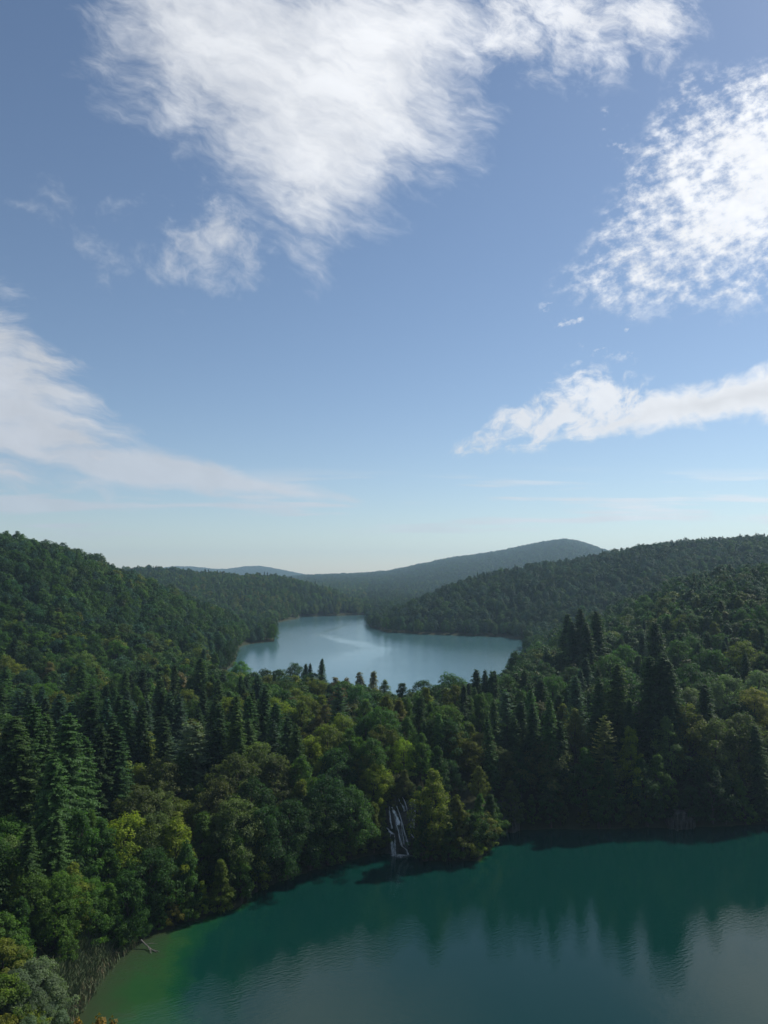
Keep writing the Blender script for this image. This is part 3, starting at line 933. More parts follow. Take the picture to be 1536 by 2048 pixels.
    (768, 1560, 5.5, 'curtain', 'yellow-green'), (788, 1566, 4.5, 'bush', 'olive green'), (806, 1556, 5, 'oval', 'brownish green'), (822, 1562, 4.5, 'oval', 'mid green'), (838, 1570, 5, 'curtain', 'deep green'), (760, 1615, 6, 'curtain', 'yellow-green'), (766, 1668, 3.5, 'bush', 'olive green'), (955, 1590, 7, 'curtain', 'mid green'), (972, 1588, 7.5, 'curtain', 'deep green'), (966, 1622, 5, 'bush', 'olive green'), (990, 1596, 7, 'curtain', 'deep green'), (978, 1612, 5, 'bush', 'mid green'), (948, 1618, 5, 'bush', 'deep green'), (1010, 1600, 6, 'curtain', 'dark green'), (838, 1640, 6, 'curtain', 'mid green'), (832, 1690, 2.5, 'bush', 'mid green'),
    (1065, 1588, 8, 'curtain', 'mid green'), (1072, 1640, 5, 'bush', 'olive green'), (1165, 1600, 7, 'curtain', 'olive green'), (1195, 1570, 9, 'oval', 'deep green'), (1260, 1605, 6, 'bush', 'brownish green'), (1300, 1600, 6, 'bush', 'deep green'), (1225, 1625, 5, 'bush', 'brownish green'),
    (1330, 1630, 4.5, 'bush', 'brownish green'), (1420, 1612, 6, 'curtain', 'deep green'), (1450, 1590, 8, 'oval', 'dark green'), (1500, 1610, 6, 'curtain', 'dark green'), (1120, 1590, 8, 'oval', 'brownish green'), (1030, 1620, 5, 'bush', 'brownish green'), (1380, 1570, 9, 'dome', 'dark green'),
    (1100, 1560, 10, 'oval', 'dark green'), (1330, 1560, 10, 'oval', 'dark green'), (1020, 1560, 9, 'oval', 'brownish green'), (1530, 1590, 9, 'dome', 'dark green'),
]
T += [
    (75, 1925, 5.5, 'willow', 'grey-green'), (22, 1938, 5, 'willow', 'grey-green'), (100, 1958, 4.5, 'willow', 'grey-green'), (48, 1972, 4.5, 'willow', 'grey-green'),
    (95, 2005, 3.5, 'willow', 'grey-green'), (20, 2000, 4, 'willow', 'grey-green'), (60, 2030, 4, 'willow', 'grey-green'), (2, 1955, 6, 'bush', 'olive green'), (48, 2012, 3.5, 'bush', 'yellow-green'), (8, 2030, 4, 'bush', 'olive green'),
]
DEAD = [(1277, 1398, 1475), (1300, 1391, 1455), (1316, 1359, 1440)]

# tops of the near wood against the upper lake: nothing else may rise above this line
TL_X = np.array([-400, 380, 430, 470, 500, 540, 600, 660, 700, 740, 790, 830, 870, 910, 950, 1000, 1020, 1040, 1052, 1070, 2000])
TL_Y = np.array([1000, 1000, 1335, 1335, 1345, 1343, 1347, 1357, 1360, 1368, 1386, 1378, 1366, 1358, 1362, 1352, 1330, 1302, 1290, 1100, 1000])


def project(x, y, z):
    c, s = math.cos(PITCH), math.sin(PITCH)
    yy = y * c + (z - CAMZ) * s
    zz = -y * s + (z - CAMZ) * c
    return CX + F * x / yy, CY - F * zz / yy


rng = np.random.RandomState(77)
TREES = []          # dicts: x, y, z, h, shape, tint name, var, rot, wide
_rr = np.arange(66.0, 620.0, 0.5)


def is_land(x, y):
    az = np.arctan2(x, y)
    r = np.hypot(x, y)
    g = ground(x, y)
    low = (r > np.interp(az, NEAR_A, NEAR_R)) & (r < np.interp(az, SH_A, SH_R) + 0.3)
    u0, uf = np.interp(az, U0_A, U0_R), np.interp(az, UF_A, UF_R)
    up = (r > u0 - 0.5) & (r < uf + 0.5) & (az > az_of(395, 1350)) & (az < az_of(1066, 1280))
    return ~(low | up), g


for px, py, h, shape, tint in T:
    d = ray(px, py)
    hh = math.hypot(d[0], d[1])
    x, y = d[0] / hh * _rr, d[1] / hh * _rr
    ztop = CAMZ + d[2] / hh * _rr
    ok, g = is_land(x, y)
    diff = ztop - g
    cost = np.where(ok & (diff > 2.0), np.abs(diff - h), 1e6)
    i = int(np.argmin(cost))
    if cost[i] > 1e5:
        continue
    h2 = float(np.clip(diff[i], h * 0.6, h * 1.35))
    TREES.append(dict(x=x[i], y=y[i], z=g[i], h=h2, shape=shape, tint=tint, rot=rng.uniform(0, 6.28), wide=rng.uniform(0.92, 1.22) if shape in CONIFER else rng.uniform(0.92, 1.12), named=True))

for px, py, wd in [(150, 2036, 0.32), (189, 2022, 0.36), (217, 2028, 0.26)]:
    # treetops from the slope under the viewpoint
    d = ray(px, py)
    hh = math.hypot(d[0], d[1])
    x, y = d[0] / hh * 56, d[1] / hh * 56
    z = float(ground(np.array([x]), np.array([y]))[0])
    TREES.append(dict(x=x, y=y, z=z, h=CAMZ + d[2] / hh * 56 - z, shape='pointed', tint='orange', rot=rng.uniform(0, 6.28), wide=wd, named=True))
NAMED_N = len(TREES)


def scatter(az0, az1, r0, r1, step, grow=0.0):
    """jittered points over a sector, spacing growing with the distance"""
    pts = []
    r = r0
    row = 0
    while r < r1:
        s = step * (1 + grow * (r - r0))
        n = int((az1 - az0) * r / s)
        a = az0 + (np.arange(n) + 0.5 * (row % 2)) * s / r
        rr = r + rng.uniform(-0.42, 0.42, n) * s
        a = a + rng.uniform(-0.42, 0.42, n) * s / r
        pts.append(np.stack([np.sin(a) * rr, np.cos(a) * rr], 1))
        r += s * 0.87
        row += 1
    return np.concatenate(pts)


def far_from_named(p, extra=0.0):
    q = np.array([(t['x'], t['y'], 0.20 * t['h'] + 0.6 if t['shape'] not in CONIFER else 0.11 * t['h'] + 0.6) for t in TREES[:NAMED_N]])
    d = np.sqrt(((p[:, None, :] - q[None, :, :2]) ** 2).sum(2)) - q[None, :, 2]
    return d.min(1) > extra


def pick(names, probs):
    return names[int(rng.choice(len(names), p=np.array(probs) / sum(probs)))]


def conifer_share(px, r):
    """how much of the wood is spruce, by bearing and distance"""
    if r < 130:
        return 0.12
    if px < 560:
        return 0.30 if r < 215 else 0.05
    if px < 900:
        return 0.14
    if px < 1260:
        return 0.22 if r < 240 else 0.04
    return 0.10 if r < 240 else 0.02


FALL_BOX = (762, 846)
P = scatter(R_(-36), R_(36), 70, 300, 5.0)
ok, g = is_land(P[:, 0], P[:, 1])
P, g = P[ok], g[ok]
k = far_from_named(P, 0.8)
P, g = P[k], g[k]
for (x, y), z in zip(P, g):
    r = math.hypot(x, y)
    if r < np.interp(math.atan2(x, y), NEAR_A, NEAR_R) + 2:
        continue
    px, py = project(x, y, z)
    sdist = float(shore_dist(np.array([x]), np.array([y]))[0])
    con = rng.uniform() < conifer_share(px, r)
    if sdist < 7 and r < 175:
        shape = pick(['curtain', 'bush', 'oval'], [0.5, 0.3, 0.2])
        h = rng.uniform(4, 7)
        tint = pick(['mid green', 'deep green', 'olive green', 'dark green'], [3, 3, 2, 2])
    elif con:
        shape = pick(['spruce', 'slim', 'fir'], [0.7, 0.2, 0.1])
        h = rng.uniform(10, 17)
        tint = pick(['dark green', 'deep green', 'blue-green'], [5, 3, 3])
    else:
        shape = pick(['round', 'dome', 'oval', 'pointed', 'curtain'], [3, 3, 3, 1.5, 2])
        h = rng.uniform(8, 12.5)
        if px > 1000:  # darker palette puts the right side's shade into the leaf colour
            tint = pick(['dark green', 'deep green', 'brownish green', 'olive green'], [5, 4, 2, 1])
        else:
            tint = pick(['deep green', 'mid green', 'dark green', 'olive green', 'brownish green', 'blue-green', 'tan brown', 'yellow-green'], [5, 6, 3, 5, 1.2, 0.8, 0.3, 1.2])
    # nothing hides the fall, the reed bank or the open corner at the bottom left
    if FALL_BOX[0] - 8 < px < FALL_BOX[1] + 6 and r < 148:
        continue
    if px < 300 and r < 108 and sdist < 9:
        continue
    if px < 170 and r < 100:
        continue
    lim = np.interp(px, TL_X, TL_Y) + 3
    for _ in range(12):
        if project(x, y, z + h)[1] < lim:
            h *= 0.88
    if h < 3.2:
        continue
    TREES.append(dict(x=x, y=y, z=z, h=h, shape=shape, tint=tint, rot=rng.uniform(0, 6.28), wide=rng.uniform(1.0, 1.4) if shape in CONIFER else rng.uniform(0.9, 1.15), named=False))

# the wooded hills
HP = np.concatenate([scatter(R_(-33), R_(33), 262, 900, 5.2, 0.0003), scatter(R_(-20), R_(20), 900, 1600, 8.5, 0.0003)])
ok, g = is_land(HP[:, 0], HP[:, 1])
HP, g = HP[ok], g[ok]


def horizon_cull(p, z, h, margin):
    """keep what could show past the ground and canopy in front of it"""
    az = np.arctan2(p[:, 0], p[:, 1])
    r = np.hypot(p[:, 0], p[:, 1])
    bins = ((az + 0.7) / 0.004).astype(int)
    order = np.argsort(r)
    best = np.full(500, -9.0)
    keep = np.zeros(len(p), bool)
    el_top = (z + h - CAMZ) / r
    el_low = (z + h * 0.45 - CAMZ) / r
    for i in order:
        b = bins[i]
        if el_top[i] > best[b] - margin:
            keep[i] = True
        if el_low[i] > best[b]:
            best[b] = el_low[i]
    return keep


hh = 6.0 + 6.5 * rng.beta(2.2, 1.8, len(HP))
kp = horizon_cull(HP, g, hh, 0.012)
HP, g, hh = HP[kp], g[kp], hh[kp]
for (x, y), z, h in zip(HP, g, hh):
    r = math.hypot(x, y)
    px, py = project(x, y, z)
    con = rng.uniform() < (0.015 if r < 480 else 0.04 if r < 650 else 0.12)
    sea = min(z - UPZ, 6)
    if con:
        shape, h, tint = 'spruce', h * 1.15, pick(['dark green', 'blue-green'], [2, 1])
    else:
        shape = pick(['round', 'dome', 'oval'], [4, 3, 2])
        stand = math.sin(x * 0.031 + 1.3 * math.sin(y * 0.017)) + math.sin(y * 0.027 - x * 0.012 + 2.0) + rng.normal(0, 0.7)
        if px > 735 and r > 470:        # the headland's shaded look is put into darker leaf tints
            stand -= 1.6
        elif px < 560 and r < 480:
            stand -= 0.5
        elif px > 1040 and r < 470:     # shade on the right slope, painted into the leaf tints
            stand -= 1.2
        elif r > 600:                   # hill across the inlet: sunlight and haze painted in as paler tints
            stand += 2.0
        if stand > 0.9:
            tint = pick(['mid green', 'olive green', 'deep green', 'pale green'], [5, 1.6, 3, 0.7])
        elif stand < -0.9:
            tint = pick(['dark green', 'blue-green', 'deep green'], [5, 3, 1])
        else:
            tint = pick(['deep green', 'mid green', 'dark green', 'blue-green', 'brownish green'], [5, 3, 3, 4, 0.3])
    if z < UPZ + 3 and r < 700:
        h *= 0.85
    lim = np.interp(px, TL_X, TL_Y) + 3
    if r < 300:
        for _ in range(10):
            if project(x, y, z + h)[1] < lim:
                h *= 0.88
        if h < 3.2:
            continue
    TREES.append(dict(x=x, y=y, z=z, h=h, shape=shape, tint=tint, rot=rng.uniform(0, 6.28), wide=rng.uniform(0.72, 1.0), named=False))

# a few spruces stand out on the skylines
for px, py in [(955, 1143), (966, 1141), (973, 1142), (982, 1142), (1030, 1127), (1054, 1124), (1420, 1072), (1480, 1066), (1512, 1064), (1440, 1073)]:
    d = ray(px, py)
    a = math.atan2(d[0], d[1])
    A, Rr, Z, *_ = HILLS[2]
    r = float(np.interp(a, A, Rr)) - 6
    x, y = math.sin(a) * r, math.cos(a) * r
    z = float(ground(np.array([x]), np.array([y]))[0])
    TREES.append(dict(x=x, y=y, z=z, h=float(np.clip(CAMZ + d[2] / math.hypot(d[0], d[1]) * r - z, 10, 20)), shape='slim', tint='dark green', rot=0.0, wide=1.0, named=False))

FP = scatter(R_(-18), R_(24), 1600, 3150, 13.0, 0.0002)
fg = ground(FP[:, 0], FP[:, 1])
fh = rng.uniform(9, 13, len(FP))
kp = horizon_cull(FP, fg, fh, 0.002)
FP, fg, fh = FP[kp], fg[kp], fh[kp]
FP2 = scatter(R_(-22), R_(-2), 3500, 4650, 24.0, 0.0)
fg2 = ground(FP2[:, 0], FP2[:, 1])
kp = horizon_cull(FP2, fg2, np.full(len(FP2), 9.0), 0.001)
FP2, fg2 = FP2[kp], fg2[kp]

# ------------------------------------------------------------------ which trees show, and how much
# a coarse picture of who hides whom, far trees first
BW, BH, BS = 384, 512, 4.0
ids = np.full((BH, BW), -1, int)
order = sorted(range(len(TREES)), key=lambda i: -math.hypot(TREES[i]['x'], TREES[i]['y']))
for i in order:
    t = TREES[i]
    x0, y0 = project(t['x'], t['y'], t['z'])
    x1, y1 = project(t['x'], t['y'], t['z'] + t['h'])
    r = math.hypot(t['x'], t['y'])
    wr = t['h'] * t['wide'] * {'round': .33, 'dome': .37, 'oval': .26, 'pointed': .24, 'curtain': .29, 'bush': .55, 'willow': .55, 'spruce': .18, 'slim': .14, 'fir': .23}[t['shape']] / r * F
    t['sx'], t['sy'], t['r'] = x1, (y0 + y1) / 2, r
    ya, yb = int(y1 / BS), int(y0 / BS)
    for yy in range(max(ya, 0), min(yb, BH - 1) + 1):
        f = (yy * BS - y1) / max(y0 - y1, 1)
        w = wr * (min(1, f * 1.1 + 0.08) if t['shape'] in CONIFER or t['shape'] == 'pointed' else math.sqrt(max(0.05, 1 - (2 * f - 1) ** 2)))
        xa, xb = int((x1 - w) / BS), int((x1 + w) / BS)
        if xb >= 0 and xa < BW:
            ids[yy, max(xa, 0):min(xb, BW - 1) + 1] = i
cnt = np.bincount(ids[ids >= 0], minlength=len(TREES))
for i, t in enumerate(TREES):
    t['seen'] = int(cnt[i])


def family(t):
    return 'conifer' if t['shape'] in CONIFER else 'shrub' if t['shape'] in SHRUBS else 'broad'


CHOSEN = set()
for fam, most in (('conifer', 230), ('broad', 300), ('shrub', 60)):
    c = sorted([i for i, t in enumerate(TREES) if family(t) == fam and t['seen'] >= 5], key=lambda i: -TREES[i]['seen'])
    CHOSEN.update(c[:most])

# ------------------------------------------------------------------ words for the trees
ORD = ['', 'second ', 'third ', 'fourth ', 'fifth ', 'sixth ', 'seventh ', 'eighth ', 'ninth ', 'tenth ', 'eleventh ', 'twelfth ', 'thirteenth ', 'fourteenth ', 'fifteenth ', 'sixteenth ', 'seventeenth ', 'eighteenth ', 'nineteenth ', 'twentieth ']


def zone(t):
    px, r = t['sx'], t['r']
    py = t['sy']
    if r > 262:
        if px < 560:
            return 'on the left hillside above the far lake'
        if px > 1040 and r < 400:
            return 'on the near slope at the right'
        return 'on the headland across the far lake'
    if px < 560 and r < 132:
        return "at the green lake's left edge"
    if 840 < px < 990 and r < 148:
        return 'on the point right of the waterfall'
    if px < 775 and r < 155:
        return 'on the bank left of the waterfall'
    if px >= 990 and r < 165:
        return 'on the shaded shore at the right'
    if px < 380:
        return 'in the wood at the left'
    if px < 700:
        return 'in the wood left of centre'
    if px < 960:
        return 'in the wood behind the waterfall'
    if px < 1240:
        return 'in the wood right of centre'
    return 'in the wood at the right'


SHAPEWORD = {'round': 'round-crowned tree', 'dome': 'broad-crowned tree', 'oval': 'oval-crowned tree', 'pointed': 'pointed leafy tree', 'curtain': 'low-skirted tree', 'bush': 'bush', 'willow': 'willow bush',
             'spruce': 'spruce', 'slim': 'slender spruce', 'fir': 'open-branched fir'}
buckets = {}
for i in sorted(CHOSEN):
    t = TREES[i]
    big = 'tall' if t['h'] > (17 if t['shape'] in CONIFER else 11.5) else 'low' if t['h'] < (13 if t['shape'] in CONIFER else 8.0) else ''
    buckets.setdefault((big, t['tint'], t['shape'], zone(t)), []).append(i)
for (big, tint, shape, zn), lst in buckets.items():
    lst.sort(key=lambda i: TREES[i]['sx'])
    n = len(lst)
    for k, i in enumerate(lst):
        head = (big + ' ' if big else '') + tint + ' ' + SHAPEWORD[shape]
        if n == 1:
            lab = head + ' ' + zn
        elif k < (n + 1) // 2:
            lab = head + ', ' + (ORD[k] + 'from left ' if k else 'leftmost such ') + zn
        else:
            kk = n - 1 - k
            lab = head + ', ' + (ORD[kk] + 'from right ' if kk else 'rightmost such ') + zn
        TREES[i]['label'] = lab

NAME = {'broad': 'broadleaf_tree', 'conifer': 'spruce_tree', 'shrub': 'shrub'}
GROUP = {'broad': 'broadleaf trees of the woods round the lakes', 'conifer': 'conifers of the woods round the lakes', 'shrub': 'bushes along the shore of the green lake'}


def tint_of(t):
    c = np.array(TINTS[t['tint']]) * (1.26 if t.get('named') else 1.06)  # hand-placed trees get sunlit brightness in their tint
    if t.get('shape') in CONIFER:      # needles are duller than leaves
        c = c * 0.9 + c.mean() * np.array([0.34, 0.40, 0.28])
    v = rng.uniform(0.82, 1.2)
    return np.clip(c * v * (1 + rng.normal(0, 0.05, 3)), 0.01, 0.4)


def place_tree(t):
    sh = SHAPES[t['shape']]
    crown_me, trunk_me = sh[int(rng.randint(len(sh)))]
    fam = family(t)
    nm = {'fir': 'fir_tree'}.get(t['shape'], NAME[fam])
    root = bpy.data.objects.new(nm, None)
    root.empty_display_size = 0.5
    COL.objects.link(root)
    s = t['h'] / REFH.get(t['shape'], REF)
    root.location = (t['x'], t['y'], t['z'] - 0.1)
    root.rotation_euler = (rng.normal(0, 0.03), rng.normal(0, 0.03), t['rot'])
    root.scale = (s * t['wide'], s * t['wide'], s)
    tag(root, t['label'], {'broad': 'tree', 'conifer': 'tree', 'shrub': 'bush'}[fam], GROUP[fam])
    for pn, me in (('trunk', trunk_me), ('crown', crown_me)):
        o = bpy.data.objects.new(pn, me)
        COL.objects.link(o)
        o.parent = root
        if pn == 'crown':
            c = tint_of(t)
            o.color = (c[0], c[1], c[2], 1.0)
    return root


for i in sorted(CHOSEN):
    place_tree(TREES[i])

# ------------------------------------------------------------------ the rest of the woods, as masses
PROTO = bpy.data.collections.new('forest_tree_shapes')
PROTO_N = []


def proto(name, data):
    me = as_meshes(name, data, True)
    o = bpy.data.objects.new('shape_%02d' % len(PROTO_N), me)
    PROTO.objects.link(o)
    PROTO_N.append(name)


for i in range(4):
    proto('round', broadleaf(211 + i, REF, 4.0, 0.10, 'round', 75, 1.05, 4200, 0.50, 0.85))
for i in range(3):
    proto('dome', broadleaf(221 + i, REF, 4.6, 0.08, 'dome', 80, 1.05, 4600, 0.50, 0.85))
for i in range(2):
    proto('oval', broadleaf(231 + i, REF, 3.1, 0.06, 'oval', 55, 1.0, 3000, 0.52))
proto('pointed', broadleaf(241, REF, 2.9, 0.04, 'cone', 60, 0.9, 3000, 0.5))
for i in range(2):
    proto('curtain', broadleaf(251 + i, REF, 3.3, 0.0, 'curtain', 70, 0.9, 4000, 0.5))
proto('bush', broadleaf(261, 6.0, 3.4, 0.0, 'dome', 60, 0.8, 4000, 0.36))
for i in range(3):
    proto('spruce', spruce(281 + i, 20.0, 3.7, 0.40, 0.50, 8, 6, power=0.56, wid=0.44))
proto('slim', spruce(291, 18.0, 2.7, 0.42, 0.55, 7, 5, power=0.7, wid=0.44))
proto('fir', spruce(295, 18.0, 3.9, 0.12, 0.8, 7, 6, 0.08, 0.7, 0.28, 0.45, 0.3))
for i in range(3):
    proto('far', broadleaf(301 + i, REF, 5.2, 0.0, 'dome', 26, 1.9, 420, 1.5))
BY = {}
for k, n in enumerate(PROTO_N):
    BY.setdefault(n, []).append(k)


def forest(name, rows, label):
    """one mass of trees: points that carry size, turn, shape and colour"""
    n = len(rows)
    me = bpy.data.meshes.new(name)
    me.vertices.add(n)
    me.vertices.foreach_set('co', np.array([r[0] for r in rows], np.float32).ravel())
    sc = me.attributes.new('size', 'FLOAT_VECTOR', 'POINT')
    sc.data.foreach_set('vector', np.array([r[1] for r in rows], np.float32).ravel())
    ro = me.attributes.new('turn', 'FLOAT_VECTOR', 'POINT')
    ro.data.foreach_set('vector', np.array([(0, 0, r[2]) for r in rows], np.float32).ravel())
    ix = me.attributes.new('shape', 'INT', 'POINT')
    ix.data.foreach_set('value', np.array([r[3] for r in rows], np.int32))
    tn = me.attributes.new('tint', 'FLOAT_COLOR', 'POINT')
    tn.data.foreach_set('color', np.array([tuple(r[4]) + (1,) for r in rows], np.float32).ravel())
    me.update()
    o = obj(name, me)
    tag(o, label, kind='stuff')
    ng = bpy.data.node_groups.new(name, 'GeometryNodeTree')
    ng.interface.new_socket('Geometry', in_out='INPUT', socket_type='NodeSocketGeometry')
    ng.interface.new_socket('Geometry', in_out='OUTPUT', socket_type='NodeSocketGeometry')
    gi, go = ng.nodes.new('NodeGroupInput'), ng.nodes.new('NodeGroupOutput')
    ip = ng.nodes.new('GeometryNodeInstanceOnPoints')
    ci = ng.nodes.new('GeometryNodeCollectionInfo')
    ci.inputs[0].default_value = PROTO
    ci.inputs['Separate Children'].default_value = True
    ci.inputs['Reset Children'].default_value = True
    ip.inputs['Pick Instance'].default_value = True

    def na(nm, typ):
        q = ng.nodes.new('GeometryNodeInputNamedAttribute')
        q.data_type = typ
        q.inputs['Name'].default_value = nm
        return q.outputs['Attribute']
    e2r = ng.nodes.new('FunctionNodeEulerToRotation')
    L = ng.links.new
    L(gi.outputs[0], ip.inputs['Points'])
    L(ci.outputs[0], ip.inputs['Instance'])
    L(na('shape', 'INT'), ip.inputs['Instance Index'])
    L(na('turn', 'FLOAT_VECTOR'), e2r.inputs[0])
    L(e2r.outputs[0], ip.inputs['Rotation'])
    L(na('size', 'FLOAT_VECTOR'), ip.inputs['Scale'])
    L(ip.outputs[0], go.inputs[0])
    mod = o.modifiers.new('trees', 'NODES')
    mod.node_group = ng
    return o


near_rows, conifer_rows, far_rows = [], [], []
for i, t in enumerate(TREES):
    if i in CHOSEN:
        continue
    shp = t['shape'] if t['shape'] in BY else 'bush'
    if t['r'] > 1150 and shp not in CONIFER:
        s = t['h'] / REF
        far_rows.append(((t['x'], t['y'], t['z'] - 0.4), (s * 0.85, s * 0.85, s), t['rot'], BY['far'][i % 3], tint_of(t)))
        continue
    s = t['h'] / REFH.get(shp, REF)
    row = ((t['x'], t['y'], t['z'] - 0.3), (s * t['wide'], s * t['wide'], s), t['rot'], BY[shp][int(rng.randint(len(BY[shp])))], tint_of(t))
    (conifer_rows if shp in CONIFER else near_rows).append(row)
for (x, y), z, h in zip(FP, fg, fh):
    s = h / REF
    far_rows.append(((x, y, z - 1.0), (s * 1.35, s * 1.35, s), rng.uniform(0, 6.28), BY['far'][int(rng.randint(3))], tint_of(dict(tint=pick(['deep green', 'blue-green', 'dark green'], [3, 3, 4])))))
for (x, y), z in zip(FP2, fg2):
    far_rows.append(((x, y, z - 1.0), (2.3, 2.3, 0.85), rng.uniform(0, 6.28), BY['far'][int(rng.randint(3))], tint_of(dict(tint='deep green'))))
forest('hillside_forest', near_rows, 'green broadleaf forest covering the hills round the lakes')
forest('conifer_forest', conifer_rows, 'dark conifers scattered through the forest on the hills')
forest('far_ridge_forest', far_rows, 'hazy blue-green forest on the farthest ridges')
print('TREES', len(TREES), 'chosen', len(CHOSEN), 'mass', len(near_rows), len(conifer_rows), len(far_rows))


# ------------------------------------------------------------------ tufa cliffs and the waterfall
ROCK, nt, out = material('mossy_tufa')
bb = principled(nt, out, 0.85, 0.3)
geo = nt.node('ShaderNodeNewGeometry')
pos = S(nt, geo.outputs['Position'])
mp = nt.node('ShaderNodeMapping')
mp.inputs['Scale'].default_value = (1, 1, 0.3)
nt.put(mp.inputs[0], pos)
r1 = nt.noise(S(nt, mp.outputs[0]), 1.1, 6, 0.65, dim='3D')
r2 = nt.noise(pos, 0.5, 5, 0.6, dim='3D')
nt.put(bb.inputs['Base Color'], nt.mix(nt.sstep(r2, 0.42, 0.6), nt.ramp(r1, [(0.25, (0.03, 0.028, 0.022)), (0.75, (0.12, 0.11, 0.09))]), (0.028, 0.045, 0.016)))
bmp = nt.node('ShaderNodeBump')
bmp.inputs['Strength'].default_value = 0.8
bmp.inputs['Distance'].default_value = 0.3
nt.put(bmp.inputs['Height'], r1)
nt.t.links.new(bmp.outputs[0], bb.inputs['Normal'])

PALE, nt, out = material('pale_tufa')
bb = principled(nt, out, 0.9, 0.2)
geo = nt.node('ShaderNodeNewGeometry')
pos = S(nt, geo.outputs['Position'])
mp = nt.node('ShaderNodeMapping')
mp.inputs['Scale'].default_value = (1.6, 1.6, 0.25)
nt.put(mp.inputs[0], pos)
r1 = nt.noise(S(nt, mp.outputs[0]), 1.1, 6, 0.65, dim='3D')
nt.put(bb.inputs['Base Color'], nt.ramp(r1, [(0.3, (0.03, 0.035, 0.022)), (0.5, (0.085, 0.085, 0.07)), (0.75, (0.18, 0.17, 0.15))]))

WHITE, nt, out = material('falling_water')
df = nt.node('ShaderNodeBsdfPrincipled')
df.inputs['Base Color'].default_value = (0.93, 0.95, 0.96, 1)
df.inputs['Roughness'].default_value = 0.35
tr = nt.node('ShaderNodeBsdfTransparent')
uvn = nt.node('ShaderNodeAttribute', attribute_type='GEOMETRY', attribute_name='flow')
vn = nt.noise(S(nt, uvn.outputs['Vector']), 1.0, 4, 0.6)
edge = nt.node('ShaderNodeAttribute', attribute_type='GEOMETRY', attribute_name='body')
mx = nt.node('ShaderNodeMixShader')
nt.put(mx.inputs[0], nt.m('MULTIPLY', nt.sstep(vn, 0.18, 0.72), S(nt, edge.outputs['Fac']), clamp=True))
nt.t.links.new(tr.outputs[0], mx.inputs[1])
nt.t.links.new(df.outputs[0], mx.inputs[2])
nt.t.links.new(mx.outputs[0], out.inputs['Surface'])


def noise1(seed, n, k):
    g = np.random.RandomState(seed).normal(0, 1, k + 2)
    t = np.linspace(0, k, n)
    i = np.clip(t.astype(int), 0, k)
    f = t - i
    f = f * f * (3 - 2 * f)
    return g[i] * (1 - f) + g[i + 1] * f


def cliff(px0, px1, py, height, lean, depth, seed, flute, push=0.6, nx=70, nz=40):
    """a rock body standing on the shore between two bearings: face, brow and the back buried in the bank"""
    V = []
    az = np.linspace(az_of(px0, py), az_of(px1, py), nx)
    rs = np.interp(az, SH_A, SH_R) - push
    rr_ = np.random.RandomState(seed)
    big = noise1(seed, nx, 9) * 0.35
    fl = noise1(seed + 1, nx, 26) * flute
    u = np.linspace(-1, 1, nx)
    crest = height * (1 - 0.5 * np.abs(u) ** 4) + noise1(seed + 2, nx, 8) * height * 0.05
    for k in range(nz + 1):
        t = k / nz
        if t < 0.8:
            q = t / 0.8
            z = -1.2 + (crest + 1.2) * q
            step = 0.55 * np.floor(q * 3.0 + big * 0.3) + 0.25 * np.sin(q * 22 + big * 4)
            d = lean * np.maximum(z, 0) + step * (lean > 0.1) + big + fl * (0.5 + 0.5 * math.sin(q * 9 + seed)) + np.abs(u) ** 6 * 1.4
        else:
            q = (t - 0.8) / 0.2
            z = crest + 0.35 * math.sin(q * 3.14) - 0.1 * q
            d = lean * crest + 1.6 * (lean > 0.1) + big + fl * 0.4 + np.abs(u) ** 6 * 1.4 + q * depth
        d = d + noise1(seed + 50 + k, nx, 30) * 0.10
        r = rs + d
        V.append(np.stack([np.sin(az) * r, np.cos(az) * r, z + np.zeros(nx)], 1))
    V = np.array(V)
    return V


def body(name, Vg, mat, label, cat):
    c = Vg.reshape(-1, 3).mean(0)
    c[2] = 0
    me = mesh_np(name, Vg.reshape(-1, 3) - c, grid_faces(Vg.shape[0], Vg.shape[1])[:, ::-1], smooth=True)
    o = obj(name, me, mat, loc=tuple(c))
    tag(o, label, cat)
    return o


FALLV = cliff(752, 856, 1706, 9.4, 0.34, 9.0, 3, 0.22)
body('tufa_cliff', FALLV, ROCK, 'dark mossy tufa cliff that the waterfall runs down', 'cliff')
body('tufa_cliff', cliff(985, 1040, 1664, 5.5, 0.02, 6.0, 17, 0.40, 0.6), PALE, 'pale fluted tufa cliff right of the wooded point', 'cliff')
body('tufa_cliff', cliff(1335, 1392, 1656, 3.2, 0.02, 4.0, 29, 0.30, 1.4), PALE, 'low pale rock face under bushes on the right shore', 'cliff')


def on_cliff(px, py):
    """where a line of sight meets the cliff of the fall"""
    d = ray(px, py)
    h = math.hypot(d[0], d[1])
    a = math.atan2(d[0], d[1])
    va = np.arctan2(FALLV[:, :, 0], FALLV[:, :, 1]).mean(0)
    j = int(np.argmin(np.abs(va - a)))
    colr = np.hypot(FALLV[:, j, 0], FALLV[:, j, 1])
    colz = FALLV[:, j, 2]
    best = None
    for rr in np.arange(134, 152, 0.1):
        z = CAMZ + d[2] / h * rr
        zr = np.interp(z, colz[:int(len(colz) * 0.8)], colr[:int(len(colz) * 0.8)])
        if rr >= zr:
            best = rr
            break
    best = (best or 142) - 0.28
    return np.array([d[0] / h * best, d[1] / h * best, CAMZ + d[2] / h * best])


